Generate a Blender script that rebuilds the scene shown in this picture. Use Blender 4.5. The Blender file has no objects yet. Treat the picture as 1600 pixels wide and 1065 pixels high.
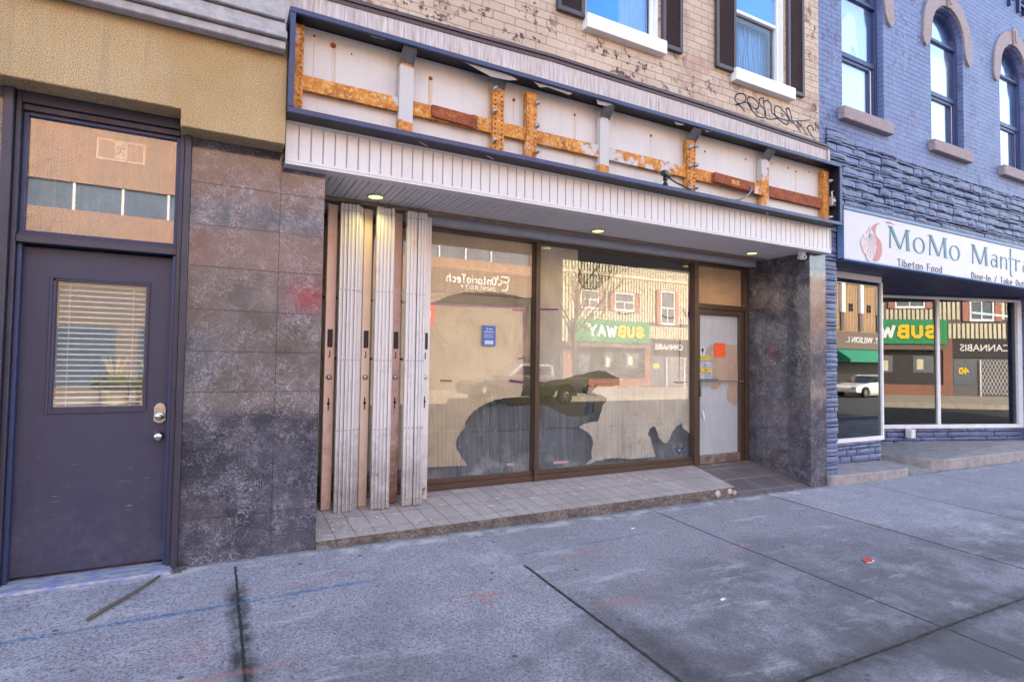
import bpy, math, random
from mathutils import Vector, Matrix, noise as mnoise
R = math.radians
rnd = random.Random(7)
S = bpy.context.scene
# ------------------------------------------------------------------ camera, sky, sun, exposure
F_PX, PITCH, YAW, ROLL = 879.47, .0374359, .4857409, .013769
cam_d = bpy.data.cameras.new("camera"); cam = bpy.data.objects.new("camera", cam_d)
S.collection.objects.link(cam); S.camera = cam
cam_d.sensor_width = 36; cam_d.lens = F_PX / 1600 * 36; cam_d.clip_start = .05; cam_d.clip_end = 500
fw = Vector((math.sin(YAW) * math.cos(PITCH), math.cos(YAW) * math.cos(PITCH), math.sin(PITCH)))
rt = Vector((math.cos(YAW), -math.sin(YAW), 0)); up = rt.cross(fw)
r2 = math.cos(ROLL) * rt + math.sin(ROLL) * up; u2 = -math.sin(ROLL) * rt + math.cos(ROLL) * up
cam.matrix_world = Matrix(((r2.x, u2.x, -fw.x, 0), (r2.y, u2.y, -fw.y, 0), (r2.z, u2.z, -fw.z, 0), (0, 0, 0, 1)))
SUN_EL, SUN_AZ = 33, 14          # the sun stands behind the shops, azimuth clockwise from +y
W = bpy.data.worlds.new("World"); S.world = W; W.use_nodes = True
wn = W.node_tree; bg = wn.nodes["Background"]
sky = wn.nodes.new("ShaderNodeTexSky"); sky.sky_type = 'NISHITA'; sky.sun_disc = False
sky.sun_elevation = R(SUN_EL); sky.sun_rotation = R(SUN_AZ); sky.air_density = 1.0; sky.dust_density = 1.0; sky.ozone_density = 1.6
wn.links.new(sky.outputs[0], bg.inputs[0]); bg.inputs[1].default_value = .15
sd = bpy.data.lights.new("sun", 'SUN'); sd.energy = 2.2; sd.angle = R(.5); sd.color = (1, .93, .82)
sun = bpy.data.objects.new("sun", sd); S.collection.objects.link(sun)
sdir = Vector((math.sin(R(SUN_AZ)) * math.cos(R(SUN_EL)), math.cos(R(SUN_AZ)) * math.cos(R(SUN_EL)), math.sin(R(SUN_EL))))
sun.rotation_euler = sdir.to_track_quat('Z', 'Y').to_euler()
V = S.view_settings; V.view_transform = 'Standard'; V.look = 'None'; V.gamma = 1; V.exposure = 3.03
V.use_white_balance = True; V.white_balance_temperature = 8000; V.white_balance_tint = 11

# ------------------------------------------------------------------ object helpers
LOC = {}
def tag(o, label=None, cat=None, group=None, kind=None):
    if label: o['label'] = label
    if cat: o['category'] = cat
    if group: o['group'] = group
    if kind: o['kind'] = kind
    return o
def thing(name, loc, label, cat, group=None):
    o = bpy.data.objects.new(name, None); S.collection.objects.link(o); o.empty_display_size = .1
    o.location = loc; LOC[o.name] = Vector(loc); return tag(o, label, cat, group)
class MB:
    def __init__(s): s.v = []; s.f = []
    def add(s, vs, fs):
        n = len(s.v); s.v += [tuple(v) for v in vs]; s.f += [tuple(i + n for i in f) for f in fs]; return s
    def box(s, x0, x1, y0, y1, z0, z1):
        return s.add([(x, y, z) for z in (z0, z1) for y in (y0, y1) for x in (x0, x1)],
                     [(0, 2, 3, 1), (4, 5, 7, 6), (0, 1, 5, 4), (2, 6, 7, 3), (0, 4, 6, 2), (1, 3, 7, 5)])
    def quad(s, a, b, c, d): return s.add([a, b, c, d], [(0, 1, 2, 3)])
    def obox(s, c, hx, hy, hz, M):
        vs = [Vector(c) + M @ Vector((x, y, z)) for z in (-hz, hz) for y in (-hy, hy) for x in (-hx, hx)]
        return s.add(vs, [(0, 2, 3, 1), (4, 5, 7, 6), (0, 1, 5, 4), (2, 6, 7, 3), (0, 4, 6, 2), (1, 3, 7, 5)])
    def pxz(s, pts, y0, y1):
        n = len(pts)
        area = sum(pts[i][0] * pts[(i + 1) % n][1] - pts[(i + 1) % n][0] * pts[i][1] for i in range(n))
        if area < 0: pts = pts[::-1]
        vs = [(x, y0, z) for x, z in pts] + [(x, y1, z) for x, z in pts]
        return s.add(vs, [tuple(range(n)), tuple(range(2 * n - 1, n - 1, -1))] + [(i, i + n, (i + 1) % n + n, (i + 1) % n) for i in range(n)])
    def pxy(s, pts, z0, z1):
        n = len(pts)
        area = sum(pts[i][0] * pts[(i + 1) % n][1] - pts[(i + 1) % n][0] * pts[i][1] for i in range(n))
        if area < 0: pts = pts[::-1]
        zf = z1 if callable(z1) else (lambda x, y: z1); zb = z0 if callable(z0) else (lambda x, y: z0)
        vs = [(x, y, zb(x, y)) for x, y in pts] + [(x, y, zf(x, y)) for x, y in pts]
        return s.add(vs, [tuple(range(n - 1, -1, -1)), tuple(range(n, 2 * n))] + [(i, (i + 1) % n, (i + 1) % n + n, i + n) for i in range(n)])
    def tube(s, pts, r, n=8, cap=True):
        pts = [Vector(p) for p in pts]; rr = r if isinstance(r, (list, tuple)) else [r] * len(pts); base = len(s.v)
        prev = None
        for i, p in enumerate(pts):
            t = (pts[min(i + 1, len(pts) - 1)] - pts[max(i - 1, 0)]).normalized()
            a = prev if prev else (Vector((0, 0, 1)) if abs(t.z) < .9 else Vector((1, 0, 0)))
            b = t.cross(a).normalized(); a = b.cross(t).normalized(); prev = a
            for k in range(n):
                an = 2 * math.pi * k / n; s.v.append(tuple(p + rr[i] * (math.cos(an) * a + math.sin(an) * b)))
        for i in range(len(pts) - 1):
            for k in range(n):
                s.f.append((base + i * n + k, base + i * n + (k + 1) % n, base + (i + 1) * n + (k + 1) % n, base + (i + 1) * n + k))
        if cap:
            s.f.append(tuple(base + k for k in range(n - 1, -1, -1))); s.f.append(tuple(base + (len(pts) - 1) * n + k for k in range(n)))
        return s
    def cyl(s, a, b, r, n=16): return s.tube([a, b], r, n)
    def lathe(s, c, prof, axis='y', n=20):
        # prof: (radius, distance along axis)
        base = len(s.v); c = Vector(c)
        for r, d in prof:
            for k in range(n):
                an = 2 * math.pi * k / n; u, w = r * math.cos(an), r * math.sin(an)
                s.v.append(tuple(c + (Vector((u, d, w)) if axis == 'y' else Vector((u, w, d)))))
        for i in range(len(prof) - 1):
            for k in range(n):
                s.f.append((base + i * n + k, base + i * n + (k + 1) % n, base + (i + 1) * n + (k + 1) % n, base + (i + 1) * n + k))
        s.f.append(tuple(base + k for k in range(n))); s.f.append(tuple(base + (len(prof) - 1) * n + k for k in range(n)))
        return s
    def build(s, name, m, parent=None, bevel=0, smooth=False, seg=1, **kw):
        me = bpy.data.meshes.new(name)
        if parent is not None: loc = LOC[parent.name]
        else:
            xs = [v[0] for v in s.v]; ys = [v[1] for v in s.v]; zs = [v[2] for v in s.v]
            loc = Vector(((min(xs) + max(xs)) / 2, (min(ys) + max(ys)) / 2, min(zs)))
        me.from_pydata([(v[0] - loc.x, v[1] - loc.y, v[2] - loc.z) for v in s.v], [], s.f)
        me.validate(); me.update()
        o = bpy.data.objects.new(name, me); S.collection.objects.link(o)
        if parent is not None: o.parent = parent
        else: o.location = loc
        LOC[o.name] = Vector(loc)
        me.materials.append(MAT[m] if isinstance(m, str) else m)
        if smooth:
            for p in me.polygons: p.use_smooth = True
        if bevel:
            b = o.modifiers.new("bevel", 'BEVEL'); b.width = bevel; b.segments = seg; b.limit_method = 'ANGLE'; b.angle_limit = R(40)
        if kw: tag(o, **kw)
        return o
def B(*a): return MB().box(*a)
def copy_tree(o, parent=None):
    c = o.copy(); S.collection.objects.link(c); c.parent = parent; LOC[c.name] = LOC[o.name].copy()
    for ch in [x for x in S.objects if x.parent == o]: copy_tree(ch, c)
    return c
def text(mb, body, x0, x1, z0, z1, y, face=-1, depth=.01, shear=0, bold=0):
    """letters as solid geometry; face=-1 read from -y side, +1 read from +y side"""
    cu = bpy.data.curves.new("t", 'FONT'); cu.body = body; cu.extrude = .5; cu.resolution_u = 3; cu.shear = shear; cu.offset = bold
    ob = bpy.data.objects.new("t", cu); me = bpy.data.meshes.new_from_object(ob)
    xs = [v.co.x for v in me.vertices]; ys = [v.co.y for v in me.vertices]
    a, b, c, d = min(xs), max(xs), min(ys), max(ys)
    vs = []
    for v in me.vertices:
        u = (v.co.x - a) / (b - a); w = (v.co.y - c) / (d - c)
        X = x0 + (x1 - x0) * u if face < 0 else x1 - (x1 - x0) * u
        vs.append((X, y + face * (depth * (v.co.z + .5)), z0 + (z1 - z0) * w))
    mb.add(vs, [tuple(p.vertices) for p in me.polygons])
    bpy.data.objects.remove(ob); bpy.data.curves.remove(cu); bpy.data.meshes.remove(me); return mb

# ------------------------------------------------------------------ material helpers
MAT = {}
class NB:
    def __init__(s, name):
        s.m = bpy.data.materials.new(name); s.m.use_nodes = True; s.t = s.m.node_tree; s.t.nodes.clear(); MAT[name] = s.m
        g = s.t.nodes.new("ShaderNodeNewGeometry"); s.pos = g.outputs["Position"]; s.nrm = g.outputs["Normal"]
    def node(s, ty, ins={}, **pr):
        n = s.t.nodes.new(ty)
        for k, v in pr.items(): setattr(n, k, v)
        for k, v in ins.items():
            i = n.inputs[k]
            if isinstance(v, bpy.types.NodeSocket): s.t.links.new(v, i)
            else:
                if hasattr(i.default_value, '__len__') and not hasattr(v, '__len__'): v = [v] * len(i.default_value)
                if hasattr(i.default_value, '__len__') and len(i.default_value) == 4 and len(v) == 3: v = (*v, 1)
                i.default_value = v
        return n
    def math(s, op, a, b=0, clamp=False): return s.node("ShaderNodeMath", {0: a, 1: b}, operation=op, use_clamp=clamp).outputs[0]
    def scale(s, v): return s.node("ShaderNodeVectorMath", {0: s.pos, 1: v}, operation='MULTIPLY').outputs[0]
    def off(s, vec, v): return s.node("ShaderNodeVectorMath", {0: vec, 1: v}, operation='ADD').outputs[0]
    def xyz(s):
        n = s.node("ShaderNodeSeparateXYZ", {0: s.pos}); return n.outputs[0], n.outputs[1], n.outputs[2]
    def comb(s, x, y, z): return s.node("ShaderNodeCombineXYZ", {0: x, 1: y, 2: z}).outputs[0]
    def noise(s, sc, det=4, vec=None, rough=.55, dist=0): return s.node("ShaderNodeTexNoise", {"Vector": vec or s.pos, "Scale": sc, "Detail": det, "Roughness": rough, "Distortion": dist}).outputs[0]
    def vor(s, sc, vec=None, feat='F1', out=0, rnd_=1): return s.node("ShaderNodeTexVoronoi", {"Vector": vec or s.pos, "Scale": sc, "Randomness": rnd_}, feature=feat).outputs[out]
    def ramp(s, f, a, b, va=0, vb=1, interp='LINEAR'): return s.node("ShaderNodeMapRange", {0: f, 1: a, 2: b, 3: va, 4: vb}, clamp=True, interpolation_type=interp).outputs[0]
    def mix(s, f, a, b, bt='MIX'):
        n = s.t.nodes.new("ShaderNodeMix"); n.data_type = 'RGBA'; n.blend_type = bt
        for i, v in ((0, f), (6, a), (7, b)):
            k = n.inputs[i]
            if isinstance(v, bpy.types.NodeSocket): s.t.links.new(v, k)
            else: k.default_value = v if i == 0 else (*v[:3], 1)
        return n.outputs[2]
    def bump(s, h, d=.005, st=1, n=None):
        i = {"Height": h, "Distance": d, "Strength": st}
        if n: i["Normal"] = n
        return s.node("ShaderNodeBump", i).outputs[0]
    def out(s, col, rough=.7, metal=0, bump=None, spec=.5, emit=None, es=0, coat=0):
        i = {"Base Color": col, "Roughness": rough, "Metallic": metal, "Specular IOR Level": spec, "Coat Weight": coat}
        if bump: i["Normal"] = bump
        if emit: i["Emission Color"] = emit; i["Emission Strength"] = es
        p = s.node("ShaderNodeBsdfPrincipled", i)
        o = s.t.nodes.new("ShaderNodeOutputMaterial"); s.t.links.new(p.outputs[0], o.inputs[0]); s.p = p; return s.m
    def band(s, c, at, w, soft):     # 1 inside |c-at|<w, falling to 0 over soft
        d = s.math('ABSOLUTE', s.math('SUBTRACT', c, at)); return s.ramp(d, w, w + soft, 1, 0)
def simple(name, col, rough=.6, metal=0, var=.12, sc=9, bumpd=0, bsc=60, coat=0):
    b = NB(name); n = b.noise(sc, 6); n2 = b.noise(sc * 9, 3)
    d = tuple(c * (1 - var) for c in col); l = tuple(min(1, c * (1 + var)) for c in col)
    c = b.mix(b.ramp(b.math('ADD', n, b.math('MULTIPLY', n2, .4)), .45, .95), d, l)
    return b.out(c, b.ramp(n, .3, .7, max(.02, rough - .08), min(1, rough + .08)), metal, b.bump(b.noise(bsc, 4), bumpd) if bumpd else None, coat=coat)
def dirty(name, col, dirt, rough=.5, amt=.5, metal=0, streak=True, scuff=None):
    b = NB(name); n = b.noise(5, 7); st = b.noise(1, 5, b.scale((38, 38, 1.4)) if streak else b.scale((9, 9, 9)))
    f = b.math('MULTIPLY', b.ramp(b.math('MULTIPLY', n, st), .2, .42), amt)
    c = b.mix(f, col, dirt)
    if scuff:
        sc = b.ramp(b.noise(1, 6, b.scale((7, 7, 55)), .75), .63, .68, 0, .7); sc = b.math('MULTIPLY', sc, b.ramp(b.noise(2.3, 2), .50, .62))
        c = b.mix(sc, c, scuff)
    if scuff: c = b.mix(b.math('MULTIPLY', b.ramp(b.noise(6, 6, rough=.75), .46, .68), b.ramp(b.xyz()[2], -.8, -1.38, 0, .16)), c, scuff)
    return b.out(c, b.ramp(n, .3, .7, rough - .07, rough + .1), metal, b.bump(b.noise(130, 3), .0008, n=b.bump(b.noise(4, 3), .006)) if scuff else b.bump(b.noise(130, 3), .0008))
def glass(name, tint=(1, 1, 1), f0=.05, dirt=0, dcol=(.42, .46, .5), zlow=None, tr=.95, rough=0.0):
    b = NB(name); x, y, z = b.xyz()
    lw = b.node("ShaderNodeLayerWeight", {"Blend": .5}).outputs["Facing"]
    fr = b.math('ADD', f0, b.math('MULTIPLY', b.math('POWER', lw, 4.0), 1 - f0))
    wv = b.noise(1.1, 0, b.scale((1, 1, .7))); nb = b.bump(wv, .01, .03)
    gl = b.node("ShaderNodeBsdfGlossy", {"Color": (1, 1, 1), "Roughness": rough, "Normal": nb})
    t = b.node("ShaderNodeBsdfTransparent", {"Color": tuple(tr * c for c in tint)})
    m = b.node("ShaderNodeMixShader", {0: fr, 1: t.outputs[0], 2: gl.outputs[0]})
    if dirt:
        st = b.noise(1, 6, b.scale((55, 55, 2.2)), .65); bl = b.noise(2.3, 5)
        f = b.math('MULTIPLY', b.ramp(st, .38, .72), b.ramp(bl, .35, .65, .25, 1))
        f = b.math('ADD', f, b.ramp(b.noise(1, 4, b.scale((24, 24, 9))), .64, .72, 0, .5))
        if zlow: f = b.math('MULTIPLY', f, b.ramp(z, zlow[0], zlow[1], 1, .12))
        f = b.math('MULTIPLY', f, dirt, clamp=True)
        df = b.node("ShaderNodeBsdfDiffuse", {"Color": dcol})
        m = b.node("ShaderNodeMixShader", {0: f, 1: m.outputs[0], 2: df.outputs[0]})
    o = b.t.nodes.new("ShaderNodeOutputMaterial"); b.t.links.new(m.outputs[0], o.inputs[0]); return b.m
def brickmat(name, c1, c2, mortar, bw=.215, bh=.075, gap=.006, rough=.75, chip=None, chipamt=.7, stain=None, rot=False, bd=.006, msm=.3):
    b = NB(name); x, y, z = b.xyz()
    nz = b.noise(14, 3); wob = b.math('MULTIPLY', b.math('SUBTRACT', nz, .5), .008)
    ax = b.math('ADD', y, x) if rot else x
    vec = b.comb(b.math('ADD', ax, wob), b.math('ADD', z, wob), 0)
    br = b.node("ShaderNodeTexBrick", {"Vector": vec, "Color1": c1, "Color2": c2, "Mortar": mortar, "Scale": 1, "Mortar Size": gap, "Mortar Smooth": msm, "Bias": -.1, "Brick Width": bw, "Row Height": bh})
    n = b.noise(26, 6, rough=.7); big = b.noise(1.1, 4)
    c = b.mix(b.ramp(n, .3, .75, 0, .5), br.outputs[0], tuple(k * .72 for k in c1))
    c = b.mix(b.ramp(big, .42, .7, 0, .45), c, tuple(min(1, k * 1.2) for k in c2))
    h = b.math('ADD', b.math('MULTIPLY', br.outputs[1], -1), b.math('MULTIPLY', n, .45))
    if name == 'blue_brick': c = b.mix(b.math('MULTIPLY', b.ramp(b.noise(1, 6, b.scale((7, 7, 1.3)), .7), .50, .66, 0, .5), b.ramp(big, .4, .6)), c, (.21, .24, .36)); c = b.mix(b.ramp(b.noise(2.1, 6, rough=.7), .56, .68, 0, .5), c, (.06, .075, .17))
    if chip:
        f = b.math('MULTIPLY', b.ramp(b.noise(9, 6, rough=.75), chipamt - .1, chipamt - .08), b.ramp(b.noise(.9, 2), .46, .56))
        c = b.mix(f, c, chip); h = b.math('SUBTRACT', h, f)
        f2 = b.ramp(b.math('MULTIPLY', b.noise(3.2, 7, rough=.7), b.noise(.8, 2, b.off(b.pos, (5, 5, 5)))), .29, .42, 0, .55)
        c = b.mix(f2, c, stain or chip)
    return b.out(c, b.ramp(n, .3, .7, rough - .1, rough + .1), 0, b.bump(h, bd))

# --- wall finishes
brickmat("beige_brick", (.50, .38, .295), (.58, .455, .36), (.24, .16, .125), gap=.004, chip=(.13, .045, .035), chipamt=.665, stain=(.30, .14, .11), bw=.225, bh=.0815, msm=.15, bd=.009)
brickmat("blue_brick", (.115, .155, .315), (.14, .185, .36), (.02, .03, .08), msm=.1, bd=.009, gap=.0045, rough=.55, chip=(.17, .12, .2), chipamt=.68, stain=(.10, .13, .3), bw=.2, bh=.07)
brickmat("orange_brick", (.34, .165, .11), (.43, .225, .155), (.52, .44, .38), gap=.014)
brickmat("red_brick", (.25, .09, .06), (.33, .13, .08), (.35, .3, .26), gap=.008)
b = NB("stucco"); n = b.noise(90, 3); n2 = b.noise(160, 5, rough=.7); n3 = b.noise(1.3, 5)
c = b.mix(b.ramp(n3, .35, .65), (.66, .43, .20), (.80, .57, .32)); x, y, z = b.xyz()
c = b.mix(b.ramp(n2, .56, .40, 0, .95), c, (.22, .145, .07)); c = b.mix(b.math('MULTIPLY', b.ramp(b.noise(1, 6, b.scale((9, 9, .8)), .7), .54, .70, 0, .5), b.ramp(n3, .42, .55)), c, (.34, .27, .19)); c = b.mix(b.ramp(b.math('ADD', z, b.math('MULTIPLY', n3, .05)), 2.20, 2.15, .45, 0), c, (.2, .15, .1))  # last mix paints the cornice's shade onto the top of the stucco
c = b.mix(b.math('MULTIPLY', b.ramp(b.noise(1, 5, b.scale((22, 22, 2))), .55, .75, 0, .35), b.ramp(n3, .4, .6)), c, (.56, .5, .36))
b.out(c, .85, 0, b.bump(n2, .012, 1))
simple("torn_grey", (.30, .28, .27), .6, var=.2); simple("cornice_paint", (.36, .35, .37), .7, var=.25, sc=14, bumpd=.004, bsc=45)
dirty("purple_paint", (.034, .034, .072), (.05, .046, .068), .5, .5, scuff=(.3, .3, .38))
dirty("frame_paint", (.036, .033, .062), (.022, .018, .022), .4, .6)
dirty("frame_blue_paint", (.025, .04, .115), (.03, .03, .05), .42, .5)
dirty("navy_paint", (.018, .035, .115), (.05, .04, .05), .35, .6, scuff=(.3, .34, .45))
dirty("navy_dark", (.016, .017, .028), (.03, .026, .026), .5, .6)
b = NB("slate"); n = b.noise(3.5, 7, rough=.6)
w = b.node("ShaderNodeVectorMath", {0: b.pos, 1: b.node("ShaderNodeVectorMath", {0: b.node("ShaderNodeTexNoise", {"Vector": b.pos, "Scale": 7, "Detail": 5}).outputs[1], 1: (.22, .22, .22)}, operation='MULTIPLY').outputs[0]}, operation='ADD').outputs[0]
def ridge(sc, wdt, off=0, dist=1.0, det=5): return b.ramp(b.math('ABSOLUTE', b.math('SUBTRACT', b.noise(sc, det, b.off(b.pos, (off, off * 2, off)), .62, dist), .5)), 0, wdt, 1, 0)
big = b.ramp(b.noise(2.4, 3), .48, .62); pat = b.ramp(b.noise(5, 5), .44, .60)
veins = b.math('ADD', b.math('MULTIPLY', ridge(5, .010, 3, 2.2), big), b.math('MULTIPLY', ridge(16, .020, 7, 1.2), b.math('MULTIPLY', pat, .75)), clamp=True)
veins = b.math('ADD', veins, b.math('MULTIPLY', ridge(40, .045, 11, .8, 3), b.math('MULTIPLY', b.ramp(b.noise(8, 5), .46, .62), .6)), clamp=True)
c = b.mix(b.ramp(n, .32, .68), (.020, .020, .029), (.078, .074, .098)); c = b.mix(b.math('MULTIPLY', veins, .7), c, (.50, .47, .54))
c = b.mix(b.ramp(b.noise(70, 4, rough=.75), .5, .72, 0, .55), c, (.20, .185, .22)); c = b.mix(b.ramp(b.noise(1.1, 3), .5, .66, 0, .3), c, (.13, .09, .10))
b.out(c, b.ramp(n, .3, .7, .035, .10), 0, b.bump(b.math('ADD', b.noise(50, 4), veins), .0004, .25), spec=.75)
b = NB("white_vinyl"); x, y, z = b.xyz(); n = b.noise(4, 6)
c = b.mix(b.ramp(b.noise(1, 5, b.scale((30, 30, 1.5))), .5, .8, 0, .25), (.66, .64, .66), (.5, .47, .46))
c = b.mix(b.ramp(n, .55, .75, 0, .3), c, (.5, .46, .43)); b.out(c, .42)
simple("soffit_vinyl", (.60, .60, .64), .45, var=.08)
simple("brown_trim", (.22, .15, .10), .45, var=.3)
simple("grey_trim", (.38, .40, .46), .45, var=.12)
dirty("bronze", (.095, .055, .038), (.07, .045, .04), .38, .7, metal=.35)
dirty("bronze_worn", (.13, .095, .08), (.35, .30, .27), .6, .9, streak=False)
simple("flashing", (.075, .045, .055), .45, var=.25)
b = NB("weathered_board"); st = b.noise(1, 7, b.scale((55, 55, 3.2)), .7); n = b.noise(2.5, 5)
c = b.mix(b.ramp(st, .35, .62), (.33, .26, .24), (.62, .57, .59)); c = b.mix(b.ramp(n, .5, .72, 0, .35), c, (.45, .32, .24)); b.out(c, .7, 0, b.bump(st, .003))
b = NB("sign_panel"); x, y, z = b.xyz(); st = b.noise(1, 5, b.scale((35, 35, .9)), .6); n = b.noise(2.6, 6)
c = b.mix(b.ramp(st, .5, .78, 0, .32), (.60, .565, .56), (.44, .36, .31)); c = b.mix(b.ramp(n, .5, .72, 0, .55), c, (.47, .42, .41)); c = b.mix(b.math('MULTIPLY', b.ramp(b.noise(1, 6, b.scale((70, 70, 2)), .7), .56, .66, 0, .6), b.ramp(b.noise(2, 3), .46, .6)), c, (.47, .34, .24))
c = b.mix(b.ramp(b.noise(60, 4), .72, .78, 0, .6), c, (.2, .14, .12)); b.out(c, .5)
def rust(name, mixw, dark=False, metal0=(.52, .5, .51)):
    b = NB(name); n = b.noise(9, 8, rough=.68); n2 = b.noise(34, 5, rough=.7); sm = b.noise(2.3, 4, b.scale((1, 1, 1)))
    a, c_, d = ((.13, .022, .014), (.26, .05, .02), (.40, .12, .03)) if dark else ((.26, .06, .018), (.56, .20, .035), (.72, .42, .14))
    c = b.mix(b.ramp(n, .34, .52), a, c_); c = b.mix(b.ramp(n2, .48, .66), c, d)
    if name == 'rust_pale': sm = b.math('SUBTRACT', b.math('ADD', sm, .12), b.math('ADD', b.ramp(b.xyz()[2], 1.95, 1.86, 0, .5), b.ramp(b.xyz()[2], 2.36, 2.40, 0, .3)))
    if mixw: c = b.mix(b.ramp(b.math('ADD', sm, b.math('MULTIPLY', b.math('SUBTRACT', n, .5), .5)), .62 - mixw, .66 - mixw), c, metal0)
    return b.out(c, .78, 0, b.bump(n2, .002))
rust("rust_post", 0); rust("rust_patchy", .07); rust("rust_pale", .20); rust("rust_rail", .045); rust("rust_rail_pale", .09); rust("rust_dark", 0, True); rust("rust_yellow", .02)
simple("steel", (.45, .45, .47), .35, .7, var=.2); simple("bracket_grey", (.13, .135, .15), .5, var=.2)
simple("white_metal", (.76, .76, .8), .45, var=.08); simple("white_paint", (.80, .79, .80), .5, var=.06, sc=5, bumpd=.0015, bsc=30)
simple("shutter_paint", (.062, .048, .056), .5, var=.25)
simple("black_plastic", (.015, .015, .018), .4); simple("black_cable", (.02, .02, .022), .5); simple("grey_cable", (.16, .17, .18), .5)
def gatemat(name, col, grime_shade, amt):
    b = NB(name); x, y, z = b.xyz(); st = b.noise(1, 6, b.scale((70, 70, 3)), .7); n = b.noise(8, 7, rough=.7)
    low = b.ramp(z, -1.33, -.55, .26, 0)
    f = b.ramp(b.math('ADD', b.math('MULTIPLY', b.math('ADD', b.math('MULTIPLY', st, .35), .33), n), low), .28, .48, 0, amt); c = b.mix(f, col, grime_shade)
    c = b.mix(b.ramp(b.math('ADD', n, b.math('MULTIPLY', low, .6)), .74, .79), c, (.22, .10, .06)); return b.out(c, .5, .15, b.bump(n, .001))
gatemat("gate_pink", (.84, .62, .53), (.26, .14, .10), .5); gatemat("gate_rusty", (.62, .42, .37), (.16, .075, .055), .95)
gatemat("gate_cream", (.78, .62, .52), (.3, .2, .16), .5); gatemat("gate_white", (.76, .72, .72), (.33, .28, .27), .55)
gatemat("gate_silver", (.74, .735, .755), (.27, .25, .25), .72)
simple("brass", (.50, .42, .33), .32, .85); simple("chrome", (.62, .6, .58), .18, 1.0); simple("dark_hole", (.008, .008, .01), .8)
# --- paper, cloth, signs
def paper(name, col, c2, wr=.012):
    b = NB(name); n = b.noise(2.2, 5, dist=1.2); c = b.mix(b.ramp(n, .35, .65), col, c2)
    def ridge(sc, wdt, off): return b.ramp(b.math('ABSOLUTE', b.math('SUBTRACT', b.noise(sc, 3, b.off(b.scale((1, 1, 1.3)), (off, off, off)), .5, 1.2), .5)), 0, wdt, 1, 0)
    cr = b.math('ADD', b.math('MULTIPLY', ridge(1.6, .018, 2), b.ramp(b.noise(1.7, 2), .48, .6)), b.math('MULTIPLY', ridge(3.3, .02, 9), b.math('MULTIPLY', b.ramp(b.noise(2.6, 2), .5, .62), .7)))
    c = b.mix(b.math('MULTIPLY', cr, .10), c, tuple(k * .55 for k in col)); h = b.math('ADD', n, b.math('MULTIPLY', cr, .10)); return b.out(c, .7, 0, b.bump(h, wr * 2.4), spec=.25)
paper("kraft", (.60, .48, .31), (.70, .57, .39), .02); paper("kraft_pale", (.60, .53, .42), (.70, .63, .51), .02); paper("kraft_door", (.66, .46, .32), (.74, .55, .40), .02); paper("kraft_orange", (.62, .41, .24), (.72, .49, .31))
simple("magenta_tape", (.33, .02, .28), .4, var=.3, sc=30); simple("blue_print", (.06, .14, .42), .5, var=.1); simple("orange_print", (.95, .12, .03), .6, var=.05)
simple("white_print", (.78, .78, .78), .6, var=.04); simple("yellow_print", (.78, .55, .06), .6, var=.04); simple("dark_print", (.03, .035, .05), .5, var=.1)
simple("pale_blue_print", (.5, .6, .75), .5, var=.1); simple("pink_print", (.45, .25, .30), .6, var=.2); simple("teal_print", (.015, .06, .10), .5, var=.1)
simple("red_scrap", (.6, .03, .04), .4, var=.1); simple("fabric_white", (.75, .74, .74), .8, var=.06); simple("exit_sign_face", (.62, .58, .42), .6, var=.08)
b = NB("door_film"); n = b.noise(1.2, 4); c = b.mix(b.ramp(n, .35, .65), (.60, .66, .72), (.72, .77, .82)); c = b.mix(b.ramp(b.noise(200, 2), .45, .7, 0, .12), c, (.6, .62, .64)); b.out(c, .6)
simple("curtain_blue", (.0, .36, .80), .7, var=.06); simple("curtain_pale", (.20, .48, .88), .7, var=.08); simple("curtain_dark", (.03, .12, .30), .7, var=.15)
b = NB("curtain_net"); x, y, z = b.xyz(); wv = b.node("ShaderNodeTexWave", {"Vector": b.comb(x, b.math('MULTIPLY', z, .35), 0), "Scale": 7, "Distortion": 5, "Detail": 2, "Detail Scale": 1.2}).outputs[1]
b.out(b.mix(b.ramp(wv, .3, .8, 0, .8), (.03, .16, .36), (.12, .36, .62)), .8)
simple("blind_white", (.86, .87, .88), .4, var=.04); simple("room_dark", (.02, .02, .024), .9); simple("interior_wall", (.17, .16, .15), .9, var=.2, sc=2); simple("interior_floor", (.07, .07, .08), .6, var=.3, sc=3)
glass("shop_glass", f0=.08, dirt=.32, dcol=(.17, .19, .215), zlow=(-1.0, -.25)); glass("door_glass", f0=.05, dirt=.12); glass("clear_glass", f0=.09, dirt=.10, dcol=(.45, .43, .4))
glass("tinted_glass", (.35, .4, .45), f0=.115); glass("upper_glass", (.95, .97, 1), f0=.02); glass("sky_glass", (.9, .95, 1), f0=.16); glass("transom_glass", f0=.10, dirt=.35, dcol=(.42, .40, .33))
simple("sign_white", (.55, .53, .575), .4, var=.05, sc=6); simple("sign_teal", (.035, .17, .23), .45, var=.12); simple("sign_grey", (.10, .10, .13), .5, var=.1)
simple("logo_red", (.50, .17, .19), .5, var=.1); simple("logo_pale", (.62, .50, .50), .5, var=.1); simple("sky_blue_trim", (.13, .25, .45), .5, var=.15)
dirty("soffit_navy", (.02, .03, .10), (.035, .045, .13), .45, .6); b = NB("stone_blue"); n = b.noise(16, 6, rough=.7); n2 = b.noise(4, 4)
c = b.mix(b.ramp(n2, .35, .65), (.085, .115, .225), (.14, .18, .32)); c = b.mix(b.ramp(b.noise(22, 6, rough=.75), .55, .68, 0, .6), c, (.045, .055, .11)); c = b.mix(b.ramp(b.noise(1.6, 5, rough=.7), .55, .68, 0, .5), c, (.19, .205, .31)); b.out(c, .5, 0, b.bump(b.math('ADD', n, b.math('MULTIPLY', b.noise(7, 3), 1.3)), .007))
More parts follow.
